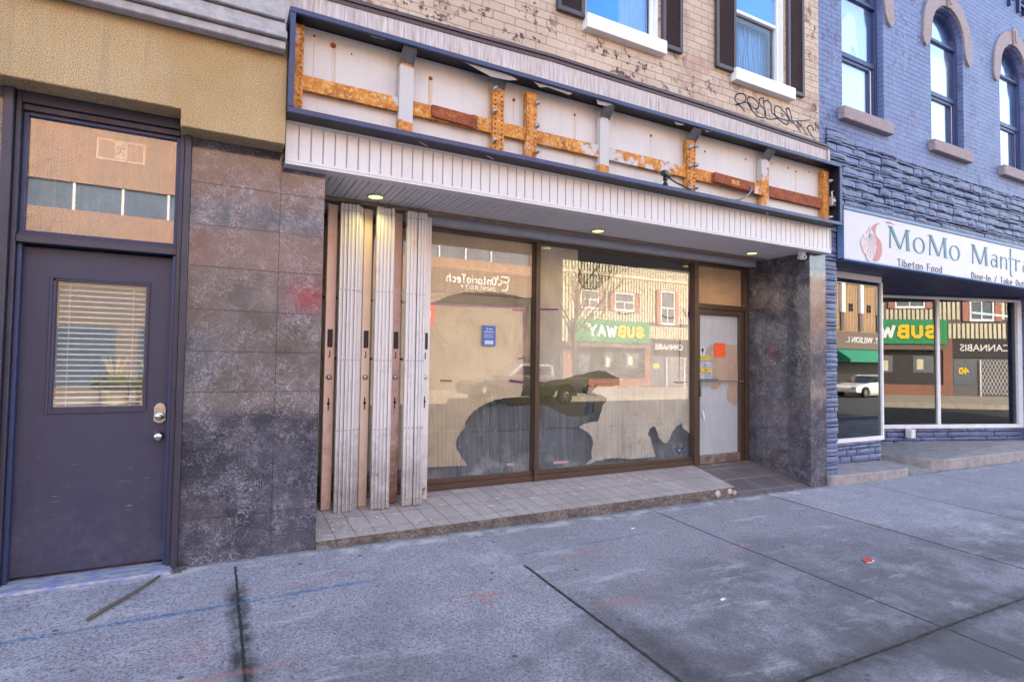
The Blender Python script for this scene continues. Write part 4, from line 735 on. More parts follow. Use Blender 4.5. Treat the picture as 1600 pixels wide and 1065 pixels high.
sheet("torn_label", [(5.755, -.61), (5.775, -.60), (5.80, -.68), (5.805, -.745), (5.79, -.74), (5.765, -.68)], 5.454, "white_print", "white scrap of label stuck low on the shop door glass", "label scrap"); sheet("torn_label", [(5.83, -.83), (5.838, -.85), (5.842, -.83)], 5.4545, "white_print", "tiny white scrap of label below the longer one on the door glass", "label scrap")
# magenta tape
TP = [([(1.90, .580), (3.045, .604)], .014), ([(3.040, .60), (3.052, .2)], .022), ([(3.045, .2), (3.05, -.28)], .016), ([(2.075, -.199), (2.185, -.202)], .022), ([(2.88, -.205), (3.045, -.222)], .026), ([(3.215, .575), (3.24, .60), (3.49, .612)], .016), ([(4.351, .617), (4.46, .61), (4.60, .63)], .018), ([(5.073, .624), (5.16, .60), (5.27, .606)], .020), ([(5.44, .72), (5.50, .64), (5.555, .70)], .035), ([(5.552, .98), (5.545, .60)], .022), ([(5.40, .60), (5.375, .25), (5.36, -.22)], .014), ([(5.28, -.228), (5.37, -.235), (5.50, -.225)], .022), ([(4.02, -.215), (4.15, -.24), (4.30, -.235)], .024), ([(3.21, -.215), (3.30, -.232)], .018), ([(2.98, .04), (3.05, .05)], .018), ([(2.9, .58), (3.04, .575)], .016)]
for i, (P, w) in enumerate(TP):
    g = MB(); ribbon(g, [(a + rnd.uniform(-.003, .003), c + rnd.uniform(-.003, .003)) for a, c in P], w, 5.4800 + .0001 * i, 5.4804 + .0001 * i)
    pos = ["long strip of magenta tape along the top edge of the lower left paper", "magenta tape down the upper right edge of the left paper", "magenta tape down the lower right edge of the left paper", "short magenta tape low on the left paper near the gates", "short magenta tape on the left paper near its torn corner", "magenta tape at upper left of the middle window", "magenta tape just above the green sign reflection", "magenta tape in the reflection of the tall narrow window", "knot of magenta tape at the top right corner of the middle window", "upright magenta tape close against the door mullion", "long upright magenta tape at the right of the middle window", "short magenta tape at the foot of the long upright strip", "magenta tape over the small torn gap in the middle window", "magenta tape at the torn left edge of the middle window", "scrap of magenta tape beside the middle mullion", "scrap of magenta tape at the corner of the left paper"][i]
    g.build("tape_strip", "magenta_tape", label=pos, cat="tape", group="magenta tape strips on the window paper")
g = MB().pxz([(5.278, -1.086), (5.295, -1.072), (5.40, -1.076), (5.418, -1.094), (5.348, -1.162)], 5.4535, 5.4550); dc = g.build("decal", "teal_print", label="small dark diamond decal at the bottom right of the middle window", cat="decal")
g = MB().pxz([(5.315, -1.093), (5.38, -1.096), (5.348, -1.128)], 5.4528, 5.4534); g.build("decal_centre", "pink_print", dc)
MB().pxz([(3.433, -1.115), (3.52, -1.118), (3.636, -1.128), (3.636, -1.148), (3.43, -1.146)], 5.4535, 5.4545).build("label_strip", "pink_print", label="pink strip label low on the middle window by the mullion", cat="label scrap")
MB().pxz([(2.838, -1.096), (2.93, -1.10), (2.925, -1.122), (2.84, -1.120)], 5.4535, 5.4545).build("label_strip", "pink_print", label="faint pink label low on the left window by the mullion", cat="label scrap")
b = NB("dusty_plastic"); x, y, z = b.xyz(); st = b.noise(1, 7, b.scale((60, 1, 2.2)), .7); n = b.noise(3, 6, rough=.65)
c = b.mix(b.ramp(st, .34, .66), (.035, .042, .048), (.20, .225, .245)); c = b.mix(b.math('MULTIPLY', b.ramp(n, .52, .68), b.ramp(z, -.75, -1.15)), c, (.42, .44, .46)); c = b.mix(b.ramp(b.noise(9, 5, b.scale((3, 1, 1)), .7), .66, .70), c, (.55, .55, .52)); b.out(c, .4, 0, b.bump(n, .03))
g = MB(); nx = 90
for i in range(nx):
    xa = .8 + 4.75 * i / nx; xb = .8 + 4.75 * (i + 1) / nx; fa = lambda q: 5.60 + .02 * math.sin(q * 9) + .012 * math.sin(q * 31); ta = lambda q: -.52 - .10 * math.sin(q * 1.9) - .04 * math.sin(q * 7)
    g.quad((xa, fa(xa), -1.325), (xb, fa(xb), -1.325), (xb, fa(xb) + .03, ta(xb)), (xa, fa(xa) + .03, ta(xa)))
g.build("plastic_sheet", "dusty_plastic", smooth=True, label="dusty streaked plastic sheet hanging inside behind the torn window paper", cat="plastic sheet")
# things inside seen through the tears
ldr = thing("blue_pole", (3.95, 5.70, -1.33), "blue pole with a black bag on top, behind the torn paper", "pole")
g = MB().tube([(4.08, 5.66, -.40), (4.02, 5.70, -.8), (3.94, 5.76, -1.33)], .03, 8).tube([(4.16, 5.70, -.42), (4.2, 5.8, -1.33)], .012, 8); g.build("pole", "tarp_blue", ldr)
g = MB()
for i in range(7): a = rnd.uniform(0, 6.28); g.lathe((4.14 + .07 * math.cos(a), 5.70 + .03 * math.sin(a), -.34 + .03 * math.sin(a * 3)), [(.01, -.05), (.06, -.03), (.065, .01), (.03, .05)], 'z', 9)
g.build("bag", "bag_black", ldr, smooth=True)
g = thing("wall_board", (2.6, 5.9, -1.33), "dark board with pale marks leaning inside behind the torn left paper", "board")
MB().obox((2.55, 5.95, -.85), .5, .012, .48, Matrix.Rotation(R(8), 3, 'X')).build("board", "siding_grey", g)

# ================================================================== BLUE BUILDING
bb = thing("blue_building", (11, 4.5, -1.5), "blue painted brick building with arched upper windows and stacked stone band", "building")
AW = [(7.315, 8.285), (9.545, 10.515), (11.745, 12.715), (13.93, 14.90)]; ZS = 5.15; ZB = 3.44
ops = [(a, c, ZB, ZS + .5) for a, c in AW]
g = wall(6.819, 26, 2.9, 9.6, 4.5, 4.72, ops)
for a, c in AW:   # arch spandrels fill the square head
    cx = (a + c) / 2; r = (c - a) / 2; n = 24
    P = arcpts(cx, ZS, r, 180, 0, n)
    for i in range(n):
        (xa, za), (xb, zb) = P[i], P[i + 1]; top = ZS + .5
        if top - za < 1e-3 and top - zb < 1e-3: continue
        g.quad((xa, 4.5, za), (xb, 4.5, zb), (xb, 4.5, top), (xa, 4.5, top)); g.quad((xa, 4.5, za), (xb, 4.5, zb), (xb, 4.72, zb), (xa, 4.72, za))
g.build("brick_wall", "blue_brick", bb); B(6.82, 26, 5.2, 16, 2.2, 9.6).build("rear_block", "room_dark", bb)
B(6.94, 26, 4.492, 4.72, 2.06, 2.97).build("cladding_bed", "joint_navy", bb)
g = MB(); stones(g, 6.945, 14.5, 2.12, 3.12, 4.49, .01, 3, lim=lambda x: 3.13 - .10 * min(1, (x - 6.9) / 1.2) + .02 * math.sin(x * 5)); g.build("stone_cladding", "stone_blue", bb)
B(6.945, 7.185, 4.53, 5.2, -1.6, 2.1).build("pier_core", "window_trim_blue", bb)
g = MB(); stones(g, 6.935, 7.192, -1.40, 2.10, 4.532, .01, 9, [.075, .06, .045, .08, .04, .07]); g.build("stone_pier", "stone_blue", bb)
for i, (a, c) in enumerate(AW):
    cx = (a + c) / 2; r = (c - a) / 2
    g = B(a - .09, c + .09, 4.41, 4.6, 3.27, 3.4395); sl_ = g.build("sill", "bare_stone", bb, .012, seg=2)
    # hood mould
    ri, ro = r + .005, r + .235; A = arcpts(cx, ZS + .02, ro, -4, 184, 28); I = arcpts(cx, ZS + .02, ri, 184, -4, 28)
    P = A + [(cx - ro - .02, ZS - .16), (cx - ro + .04, ZS - .27), (cx - ri - .12, ZS - .29), (cx - ri - .03, ZS - .20)] + I + [(cx + ri + .03, ZS - .20), (cx + ri + .10, ZS - .30), (cx + ri + .17, ZS - .26), (cx + ro + .02, ZS - .16)]
    g = MB(); n = 28
    for k in range(n):
        a0, a1 = -4 + 188 * k / n, -4 + 188 * (k + 1) / n; q = [(cx + rr_ * math.cos(R(t)), ZS + .02 + rr_ * math.sin(R(t))) for t, rr_ in ((a0, ri), (a0, ro), (a1, ro), (a1, ri))]; g.pxz(q, 4.468, 4.499)
    for sgn in (1, -1):
        xa = cx + sgn * ri; xb = cx + sgn * ro; g.pxz([(xa, ZS), (xb, ZS), (xb + sgn * .02, ZS - .14), (xb - sgn * .02, ZS - .24), (xb - sgn * .08, ZS - .28), (xa + sgn * .08, ZS - .22), (xa + sgn * .02, ZS - .12)], 4.4685, 4.499)
    hd = g.build("hood_mould", "bare_stone", bb)
    g = MB().pxz([(cx - .055, ZS + r - .01), (cx + .055, ZS + r - .01), (cx + .09, ZS + r + .31), (cx - .09, ZS + r + .31)], 4.44, 4.4675).pxz([(cx - .03, ZS + r + .05), (cx + .03, ZS + r + .05), (cx + .05, ZS + r + .26), (cx - .05, ZS + r + .26)], 4.425, 4.4395); g.build("keystone", "bare_stone", hd, .006)
    # frame
    g = frame(a + .002, c - .002, ZB, ZS, 4.585, 4.66, .045, .05, .035); P = arcpts(cx, ZS, r - .003, 0, 180, 24); Q = arcpts(cx, ZS, r - .05, 0, 180, 24)
    for k in range(24): g.pxz([P[k], P[k + 1], Q[k + 1], Q[k]], 4.585, 4.66)
    g.box(a + .047, c - .047, 4.60, 4.66, ZS + .0005, ZS + .03); g.box(a + .047, c - .047, 4.595, 4.66, 4.25, 4.32); g.box(c - .16, c - .135, 4.61, 4.66, ZB + .0505, 4.2495); g.box(a + .047, c - .161, 4.61, 4.66, 4.2, 4.2495); g.box(c - .075, c - .047, 4.60, 4.66, ZB + .0505, 4.2495)
    wf = g.build("window", "window_trim_blue", bb, .003); B(c - .134, c - .076, 4.63, 4.655, ZB + .051, 4.24).build("jamb_strip", "white_metal", wf)
    B(a + .047, c - .161, 4.630, 4.636, ZB + .0505, 4.1995).build("pane", "sky_glass", wf); B(a + .047, c - .047, 4.615, 4.621, 4.3205, ZS - .036).build("pane", "sky_glass", wf)
    g = MB(); P = [(x, z) for x, z in arcpts(cx, ZS + .03, r - .06, 0, 180, 20)]; g.pxz(P, 4.618, 4.624); g.build("pane", "sky_glass", wf)
    W_ = lambda x0, x1, z0, z1, m, yy=4.69: B(x0, x1, yy, yy + .004, z0, z1).build("curtain", m, wf)
    if i == 0:
        g = MB(); n = 40
        for k in range(n):
            xa = a + (c - a) * k / n; xb = a + (c - a) * (k + 1) / n; ya = 4.675 + .01 * math.sin(k * 1.6); yb = 4.675 + .01 * math.sin((k + 1) * 1.6); g.quad((xa, ya, ZB), (xb, yb, ZB), (xb, yb, 4.26), (xa, ya, 4.26))
        g.build("curtain", "fabric_white", wf); W_(a, c, 4.26, 5.7, "curtain_pale", 4.70); g = MB().pxz([(a + .1, 4.3), (a + .25, 4.75), (a + .45, 5.0), (a + .6, 4.95), (a + .7, 4.3), (a + .55, 4.55), (a + .4, 4.3)], 4.68, 4.69); g.build("tied_curtain", "fabric_white", wf)
    elif i == 1: W_(a, c, ZB, 5.0, "fabric_white"); W_(a, c, 5.0, 5.7, "curtain_pale")
    else:
        W_(a, a + .42, ZB, 5.1, "fabric_white"); W_(a + .42, c, 4.3, 5.7, "curtain_pale"); g = MB(); z = ZB + .04
        while z < 4.3: g.obox((a + .65, 4.675, z), .24, .018, .001, Matrix.Rotation(R(-25), 3, 'X')); z += .04
        g.build("blind", "blind_white", wf); B(a, c, 4.70, 4.705, ZB, 5.7).build("curtain", "curtain_dark", wf)
    B(a - .02, c + .02, 4.715, 4.719, ZB - .02, ZS + .5).build("room_behind", "room_dark", wf)
# raised wall letters at the top edge
g = MB(); text(g, "F", 12.08, 12.25, 6.34, 6.62, 4.499, -1, .05); text(g, "H", 12.42, 12.66, 6.32, 6.60, 4.499, -1, .05); g.build("wall_letter", "window_trim_blue", bb)
# storefront below the sign
B(7.19, 26, 4.50, 6.9, 1.392, 2.06).build("sign_soffit", "soffit_navy", bb)
g = B(7.19, 9.10, 5.0, 5.05, 1.30, 1.391).box(7.19, 9.10, 4.985, 5.06, -1.105, -1.045); g.box(9.065, 9.105, 4.99, 5.06, -1.044, 1.2995); g.box(7.19, 7.22, 5.0, 5.05, -1.044, 1.2995); ds = g.build("display_window", "white_metal", bb, .004)
B(7.22, 9.065, 5.02, 5.026, -1.044, 1.2995).build("pane", "tinted_glass", ds); B(9.08, 9.086, 5.06, 6.6, -1.05, 1.39).build("side_pane", "tinted_glass", ds); B(7.19, 9.08, 5.07, 5.10, 1.24, 1.30).build("inner_frame", "window_trim_blue", ds)
g = MB(); stones(g, 7.19, 9.06, -1.40, -1.106, 5.035, .02, 12, [.10, .085, .06, .05]); g.build("stone_base", "stone_blue", bb); B(7.19, 9.07, 5.04, 6.6, -1.6, -1.107).build("base_core", "window_trim_blue", bb)
# angled shopfront
AL = R(18); P0 = Vector((10.35, 6.262, 0)); dv = Vector((math.cos(AL), -math.sin(AL), 0)); nv = Vector((-math.sin(AL), -math.cos(AL), 0)); MZ = Matrix.Rotation(-AL, 3, 'Z')
def ob(g, t0, t1, d0, d1, z0, z1):
    c = P0 + dv * ((t0 + t1) / 2) + nv * ((d0 + d1) / 2); return g.obox((c.x, c.y, (z0 + z1) / 2), (t1 - t0) / 2, (d1 - d0) / 2, (z1 - z0) / 2, MZ)
def tt(ratio): return (ratio * P0.y - P0.x) / (dv.x - ratio * dv.y)
T0, TM, T1 = 0, tt(2.1337), tt(2.694); TE = tt(2.757)
g = MB(); ob(g, T0, TE, -.02, .05, 1.30, 1.345); ob(g, T0, TE, -.02, .055, -1.135, -1.062); ob(g, TM - .035, TM + .035, -.02, .04, -1.0615, 1.2995); ob(g, T1, T1 + .10, -.02, .06, -1.0615, 1.2995); ob(g, T1 + .12, TE, -.02, .03, -1.0615, 1.2995); an = g.build("angled_window", "white_metal", bb, .005)
g = MB(); ob(g, T0, TE, -.01, .02, 1.346, 1.40); ob(g, T0, T1, -.04, -.021, 1.21, 1.345); g.build("head_board", "soffit_navy", an)
for a_, c_ in ((T0, TM - .035), (TM + .035, T1)):
    g = MB(); ob(g, a_, c_, 0, .006, -1.0615, 1.2995); g.build("pane", "tinted_glass", an)
class AX:
    def __call__(s, X, d, Z): p = P0 + dv * X + nv * (-d - .0); return (p.x, p.y, Z)
    def back(s, q, v): p = Vector(v) - nv * .05; return (p.x, p.y, v[2])
g = MB(); stones(g, T0, TE, -1.43, -1.136, 0, .02, 21, [.075, .06, .085, .06], AX()); g.build("stone_base", "stone_blue", an)
g = MB(); ob(g, T0, TE, -.30, -.07, -1.6, -1.137); g.build("base_core", "window_trim_blue", an)
g = MB(); k_ = 0; pe = P0 + dv * TE
for j in range(7): g.box(13.905 + .012 * (j % 2), 13.96, 4.80 + j * .05, 4.85 + j * .05, -1.5, 1.39)
g.box(13.96, 15.4, 4.80, 4.949, -1.5, 1.39)
xx = pe.x
while xx < 15.4: g.box(xx, xx + .05, 4.95 + .012 * (k_ % 2), 5.3, -1.5, 1.4); xx += .05; k_ += 1
g.build("ribbed_pier", "blue_brick", bb); B(15.4, 26, 4.6, 5.3, -1.6, 2.1).build("side_wall", "blue_brick", bb)
B(9.1, 26, 7.2, 7.3, -1.5, 1.4).build("shop_back", "room_dark", bb); B(7.2, 26, 5.6, 7.2, -1.5, -1.42).build("shop_floor", "interior_floor", bb)
g = MB(); ob(g, TM + .3, TM + .35, -.6, -.55, -1.4, 1.3); ob(g, T1 - .7, T1, -.9, -.85, -1.4, 1.3); g.build("inner_partition", "soffit_navy", bb)
# shop step: two raised slabs and a ramp between
def zst(x, y): return -1.372 - .014 * (x - 6.93)
def zb_(x, y): return -1.9
def slabedge(pts, nm, top):
    MB().pxy(pts, zb_, top).build(nm, "pale_concrete", bb, .018, seg=2)
slabedge([(6.935, 4.44), (8.60, 4.44), (8.80, 4.50), (8.86, 4.62), (9.1, 5.6), (9.1, 7.0), (6.935, 7.0)], "concrete_step", lambda x, y: -1.385 - .016 * (x - 6.93) + .01 * (y - 4.44))
slabedge([(9.62, 4.60), (9.75, 4.50), (26, 4.44), (26, 7.0), (9.5, 7.0), (9.5, 5.5)], "concrete_step", lambda x, y: -1.372 - .0335 * (min(x, 14) - 9.6) + (y - 4.5) * (-.035 + .026 * (min(x, 14) - 9.6)))
MB().pxy([(8.865, 4.50), (9.615, 4.50), (9.49, 5.5), (9.49, 7.0), (9.11, 7.0), (9.11, 5.6)], -1.9, lambda x, y: zg(x, 4.5) + .006 + min(1, (y - 4.5) / 1.1) * .10).build("concrete_ramp", "pale_concrete", bb)
g = MB(); c_ = P0 + dv * tt(10.054 / 5.2); g.box(c_.x - .07, c_.x + .07, c_.y - .16, c_.y - .05, -1.30, -1.14); ou = g.build("outlet_box", "white_metal", bb, .008)

# ---- shop sign
ms = thing("shop_sign", (10, 4.45, 1.39), "long white sign board with teal MoMo Mantra lettering on the blue building", "sign")
B(7.192, 13.4, 4.42, 4.499, 1.412, 2.055).build("board", "sign_white", ms, .003)
g = B(7.18, 13.4, 4.405, 4.499, 2.0555, 2.095).box(7.18, 7.1915, 4.41, 4.499, 1.39, 2.055).box(7.18, 13.4, 4.405, 4.499, 1.39, 1.4115); g.build("trim", "sky_blue_trim", ms, .003)
B(7.1, 26, 4.43, 4.52, 2.0955, 2.125).build("drip_cap", "navy_dark", ms)
YL = 4.4195
def stroke(g, a, c, w0, w1=None):
    w1 = w0 if w1 is None else w1; g.pxz([(a[0] - w0 / 2, a[1]), (a[0] + w0 / 2, a[1]), (c[0] + w1 / 2, c[1]), (c[0] - w1 / 2, c[1])], YL - .007, YL)
def ring(g, cx, cz, rx, rz, tx, tz, n=28, a0=0, a1=360):
    P = [(cx + rx * math.cos(R(a0 + (a1 - a0) * i / n)), cz + rz * math.sin(R(a0 + (a1 - a0) * i / n))) for i in range(n + 1)]; Q = [(cx + (rx - tx) * math.cos(R(a0 + (a1 - a0) * i / n)), cz + (rz - tz) * math.sin(R(a0 + (a1 - a0) * i / n))) for i in range(n + 1)]
    for i in range(n): g.pxz([P[i], P[i + 1], Q[i + 1], Q[i]], YL - .0065, YL)
SF = {'T': [[(0, 1), (1, 1)], [(.5, 1), (.5, 0)]], 'i': [[(.5, .62), (.5, 0)], [(.5, .86), (.5, .90)]], 'b': [[(.05, 1), (.05, 0)], 'o'], 'e': [[(.05, .33), (.93, .33)], ('arc', .5, .32, .45, .32, 10, 310)],
 't': [[(.45, .9), (.45, .1), (.65, 0), (.85, .02)], [(.1, .62), (.85, .62)]], 'a': ['o', [(.95, .62), (.95, 0)]], 'n': [[(.08, .62), (.08, 0)], [(.08, .42), (.3, .6), (.7, .62), (.92, .42), (.92, 0)]], 'F': [[(.05, 0), (.05, 1), (.9, 1)], [(.05, .52), (.75, .52)]],
 'o': ['o'], 'd': ['o', [(.95, 1), (.95, 0)]], 'D': [[(.05, 0), (.05, 1), (.5, .97), (.9, .75), (.95, .5), (.9, .25), (.5, .03), (.05, 0)]], '-': [[(.1, .4), (.9, .4)]], 'I': [[(.5, 0), (.5, 1)]], '/': [[(.1, -.1), (.9, 1.05)]], 'k': [[(.08, 1), (.08, 0)], [(.85, .62), (.1, .25)], [(.4, .4), (.9, 0)]],
 'O': [('arc', .5, .5, .5, .5, 0, 360)], 'u': [[(.08, .62), (.08, .2), (.3, .02), (.7, .02), (.92, .2)], [(.92, .62), (.92, 0)]], 'r': [[(.15, .62), (.15, 0)], [(.15, .4), (.4, .6), (.85, .6)]], 'c': [('arc', .5, .31, .45, .31, 45, 315)], 'h': [[(.08, 1), (.08, 0)], [(.08, .42), (.3, .6), (.7, .62), (.92, .42), (.92, 0)]],
 'S': [[(.92, .82), (.7, .97), (.3, .97), (.08, .8), (.15, .6), (.85, .42), (.93, .22), (.7, .03), (.3, .03), (.06, .2)]], 'U': [[(.08, 1), (.08, .25), (.3, .03), (.7, .03), (.92, .25), (.92, 1)]], 'B': [[(.08, 0), (.08, 1), (.7, 1), (.88, .85), (.85, .62), (.65, .53), (.08, .53)], [(.65, .53), (.95, .38), (.93, .15), (.7, 0), (.08, 0)]],
 'W': [[(0, 1), (.25, 0), (.5, .8), (.75, 0), (1, 1)]], 'A': [[(0, 0), (.5, 1), (1, 0)], [(.2, .33), (.8, .33)]], 'Y': [[(0, 1), (.5, .5), (1, 1)], [(.5, .5), (.5, 0)]], 'N': [[(.05, 0), (.05, 1), (.95, 0), (.95, 1)]], 'V': [[(0, 1), (.5, 0), (1, 1)]], 'E': [[(.9, 1), (.08, 1), (.08, 0), (.9, 0)], [(.08, .52), (.75, .52)]], 'R': [[(.08, 0), (.08, 1), (.7, 1), (.9, .78), (.7, .52), (.08, .52)], [(.55, .52), (.95, 0)]], 'L': [[(.08, 1), (.08, 0), (.9, 0)]], '.': [[(.45, 0), (.5, 0.03)]]}
def swrite(g, body, x0, x1, z0, z1, y, w, face=-1, d=.006, gap=.42, shear=0):
    wid = lambda ch: {' ': .8, 'i': .25, 'I': .25, '-': .6, '.': .2, 'W': 1.3, 'T': .95, 't': .7, 'r': .7}.get(ch, 1.0)
    tot = sum(wid(c_) for c_ in body) + gap * (len(body) - 1); un = (x1 - x0) / tot; u = 0; H = z1 - z0; kk = 0
    for ch in body:
        for st_ in ([] if ch == ' ' else SF[ch]):
            if st_ == 'o': st_ = ('arc', .5, .31, .45, .31, 0, 360)
            if isinstance(st_, tuple): P = [(st_[1] + st_[3] * math.cos(R(t)), st_[2] + st_[4] * math.sin(R(t))) for t in [st_[5] + (st_[6] - st_[5]) * i / 20 for i in range(21)]]
            else: P = st_
            Q = [(u + p[0] * wid(ch), p[1]) for p in P]; Q = [(a_ * un + shear * b_ * H, z0 + b_ * H) for a_, b_ in Q]
            Q = [(x0 + a_, b_) if face < 0 else (x1 - a_, b_) for a_, b_ in Q]
            for a_, c_ in zip(Q, Q[1:]):
                a_, c_ = Vector(a_), Vector(c_); dd = c_ - a_; L = dd.length
                if L < 1e-6: continue
                dd /= L; nn = Vector((-dd.y, dd.x)) * w / 2; e_ = dd * w * .3; kk += 1; q = kk % 7 * d * .01
                g.pxz([tuple(a_ - e_ + nn), tuple(c_ + e_ + nn), tuple(c_ + e_ - nn), tuple(a_ - e_ - nn)], *((y - d - q, y) if face < 0 else (y, y + d + q)))
        u += wid(ch) + gap
    return g
def capM(g, x0, x1, z0, z1):
    xm = x0 + (x1 - x0) * .54
    stroke(g, (x0 + .015, z0), (x0 + .03, z1), .022); stroke(g, (x0 + .035, z1), (xm - .01, z0 + .01), .075, .06); stroke(g, (xm + .0, z0 + .01), (x1 - .07, z1), .018); stroke(g, (x1 - .035, z0), (x1 - .06, z1), .066)
    g.box(x0 - .03, x0 + .05, YL - .0071, YL, z1 - .012, z1); g.box(x0 - .01, x0 + .045, YL - .0071, YL, z0, z0 + .010); g.box(x1 - .09, x1 + .02, YL - .0072, YL, z1 - .012, z1); g.box(x1 - .085, x1 + .015, YL - .0071, YL, z0, z0 + .010)
g = MB(); capM(g, 8.23, 8.73, 1.657, 1.958); g.build("letter", "sign_teal", ms)
g = MB(); ring(g, 8.985, 1.767, .155, .118, .042, .012); g.build("letter", "sign_teal", ms)
g = MB(); capM(g, 9.26, 9.75, 1.657, 1.960); g.build("letter", "sign_teal", ms)
g = MB(); ring(g, 9.985, 1.762, .155, .118, .042, .012); g.build("letter", "sign_teal", ms)
g = MB(); capM(g, 10.52, 11.01, 1.653, 1.957); g.build("letter", "sign_teal", ms)
g = MB(); ring(g, 11.215, 1.725, .088, .072, .034, .012, 20, 20, 340); stroke(g, (11.325, 1.655), (11.325, 1.82), .034); ring(g, 11.245, 1.812, .097, .056, .03, .012, 14, 0, 150); g.build("letter", "sign_teal", ms)
g = MB(); stroke(g, (11.47, 1.655), (11.47, 1.862), .034); ring(g, 11.575, 1.79, .105, .07, .034, .014, 16, 0, 180); stroke(g, (11.662, 1.655), (11.662, 1.79), .034); g.build("letter", "sign_teal", ms)
g = MB(); stroke(g, (11.80, 1.60), (11.812, 2.02), .03, .036); ring(g, 11.855, 1.60, .07, .05, .03, .016, 10, 180, 290); g.box(11.74, 11.95, YL - .0072, YL, 1.845, 1.862); g.build("letter", "sign_teal", ms)
g = MB(); stroke(g, (12.0, 1.655), (12.0, 1.862), .034); ring(g, 12.09, 1.79, .09, .07, .034, .018, 10, 40, 180); g.build("letter", "sign_teal", ms)
g = MB(); ring(g, 12.335, 1.725, .088, .072, .034, .012, 20, 20, 340); stroke(g, (12.445, 1.655), (12.445, 1.82), .034); ring(g, 12.365, 1.812, .097, .056, .03, .012, 14, 0, 150); g.build("letter", "sign_teal", ms)
g = MB(); swrite(g, "Tibetan Food", 8.43, 9.60, 1.425, 1.520, YL, .011); g.build("tagline", "sign_grey", ms)
g = MB(); swrite(g, "Dine-In / Take Out", 10.49, 12.27, 1.418, 1.510, YL, .011); g.build("tagline", "sign_grey", ms)
FL = [(8.015, 1.977), (7.935, 1.957), (7.859, 1.926), (7.78, 1.86), (7.72, 1.791), (7.70, 1.70), (7.72, 1.55), (7.80, 1.48), (7.836, 1.442), (7.90, 1.430), (7.96, 1.45), (8.007, 1.495), (8.045, 1.56), (8.049, 1.63), (8.041, 1.69), (8.0, 1.74), (7.93, 1.775), (7.895, 1.83), (7.925, 1.92)]
lg = MB().pxz(FL, YL - .004, YL).build("logo_flame", "logo_red", ms)
MB().pxz([(8.126, 2.003), (8.20, 2.018), (8.27, 2.015), (8.367, 1.987), (8.30, 1.994), (8.222, 1.988)], YL - .004, YL).build("logo_flame", "logo_red", ms)
DU = [(7.675, 1.786), (7.63, 1.77), (7.599, 1.723), (7.56, 1.69), (7.553, 1.629), (7.575, 1.59), (7.597, 1.562), (7.62, 1.52), (7.67, 1.498), (7.684, 1.446), (7.72, 1.42), (7.759, 1.413), (7.80, 1.44), (7.836, 1.469), (7.85, 1.51), (7.883, 1.538), (7.895, 1.59), (7.916, 1.632), (7.895, 1.68), (7.902, 1.722), (7.87, 1.76), (7.857, 1.80), (7.80, 1.85), (7.765, 1.89), (7.72, 1.83)]
MB().pxz(DU, YL - .008, YL - .0041).build("logo_dumpling", "logo_pale", ms)
g = MB()
for P in ([(7.76, 1.86), (7.74, 1.74), (7.62, 1.70)], [(7.75, 1.80), (7.72, 1.66), (7.60, 1.60)], [(7.76, 1.78), (7.75, 1.62), (7.68, 1.52)], [(7.78, 1.78), (7.79, 1.62), (7.76, 1.46)], [(7.79, 1.80), (7.83, 1.66), (7.84, 1.52)], [(7.80, 1.80), (7.86, 1.72), (7.88, 1.62)]): ribbon(g, P, .014, YL - .0095, YL - .0081)
g.build("logo_fold", "sign_white", ms)

# ================================================================== LITTER
MB().tube([(-.567, 3.844, zs(-.567, 3.844) + .010), (-.50, 3.96, zs(-.5, 3.96) + .012), (-.43, 4.06, zs(-.43, 4.06) + .014), (-.345, 4.21, zs(-.345, 4.21) + .012), (-.274, 4.353, zs(-.274, 4.353) + .010)], [.012, .0105, .010, .009, .007], 8).build("stick", "twig_bark", smooth=True, label="thin bare stick lying on the sidewalk before the purple door", cat="stick")
zr = zs(4.66, 2.70); g = MB().pxy([(4.60, 2.68), (4.66, 2.655), (4.73, 2.70), (4.70, 2.735), (4.63, 2.725)], zr + .004, lambda x, y: zr + .010 + .1 * (x - 4.6) ** 2); g.build("wrapper", "red_scrap", label="small red scrap of wrapper on the sidewalk", cat="litter"); g = MB().pxy([(4.60, 2.668), (4.64, 2.65), (4.72, 2.672), (4.70, 2.68), (4.65, 2.665)], zr + .004, zr + .0065); g.build("paper_scrap", "white_print", label="white sliver of paper at the edge of the red scrap", cat="litter")
for (x, y, l) in ((2.95, 2.63, "little white fleck of paper near the middle of the sidewalk slab"), (3.35, 4.0, "white fleck of paper on the sidewalk below the tiled step"),):
    z = zs(x, y) + .003; MB().pxy([(x, y), (x + .05, y + .01), (x + .04, y + .03), (x + .005, y + .02)], z, z + .004).build("paper_scrap", "white_print", label=l, cat="litter")
g = MB()
for i in range(14): x = -.235 + rnd.uniform(-.05, .09); y = 4.42 + rnd.uniform(-.03, .03); g.obox((x, y, zs(x, y) + .006), rnd.uniform(.01, .03), .006, .003, Matrix.Rotation(rnd.uniform(0, 3), 3, 'Z'))
g.build("debris", "mortar_dirt", kind='stuff', label="crumbs of leaf and mortar at the foot of the door frame", cat="debris")

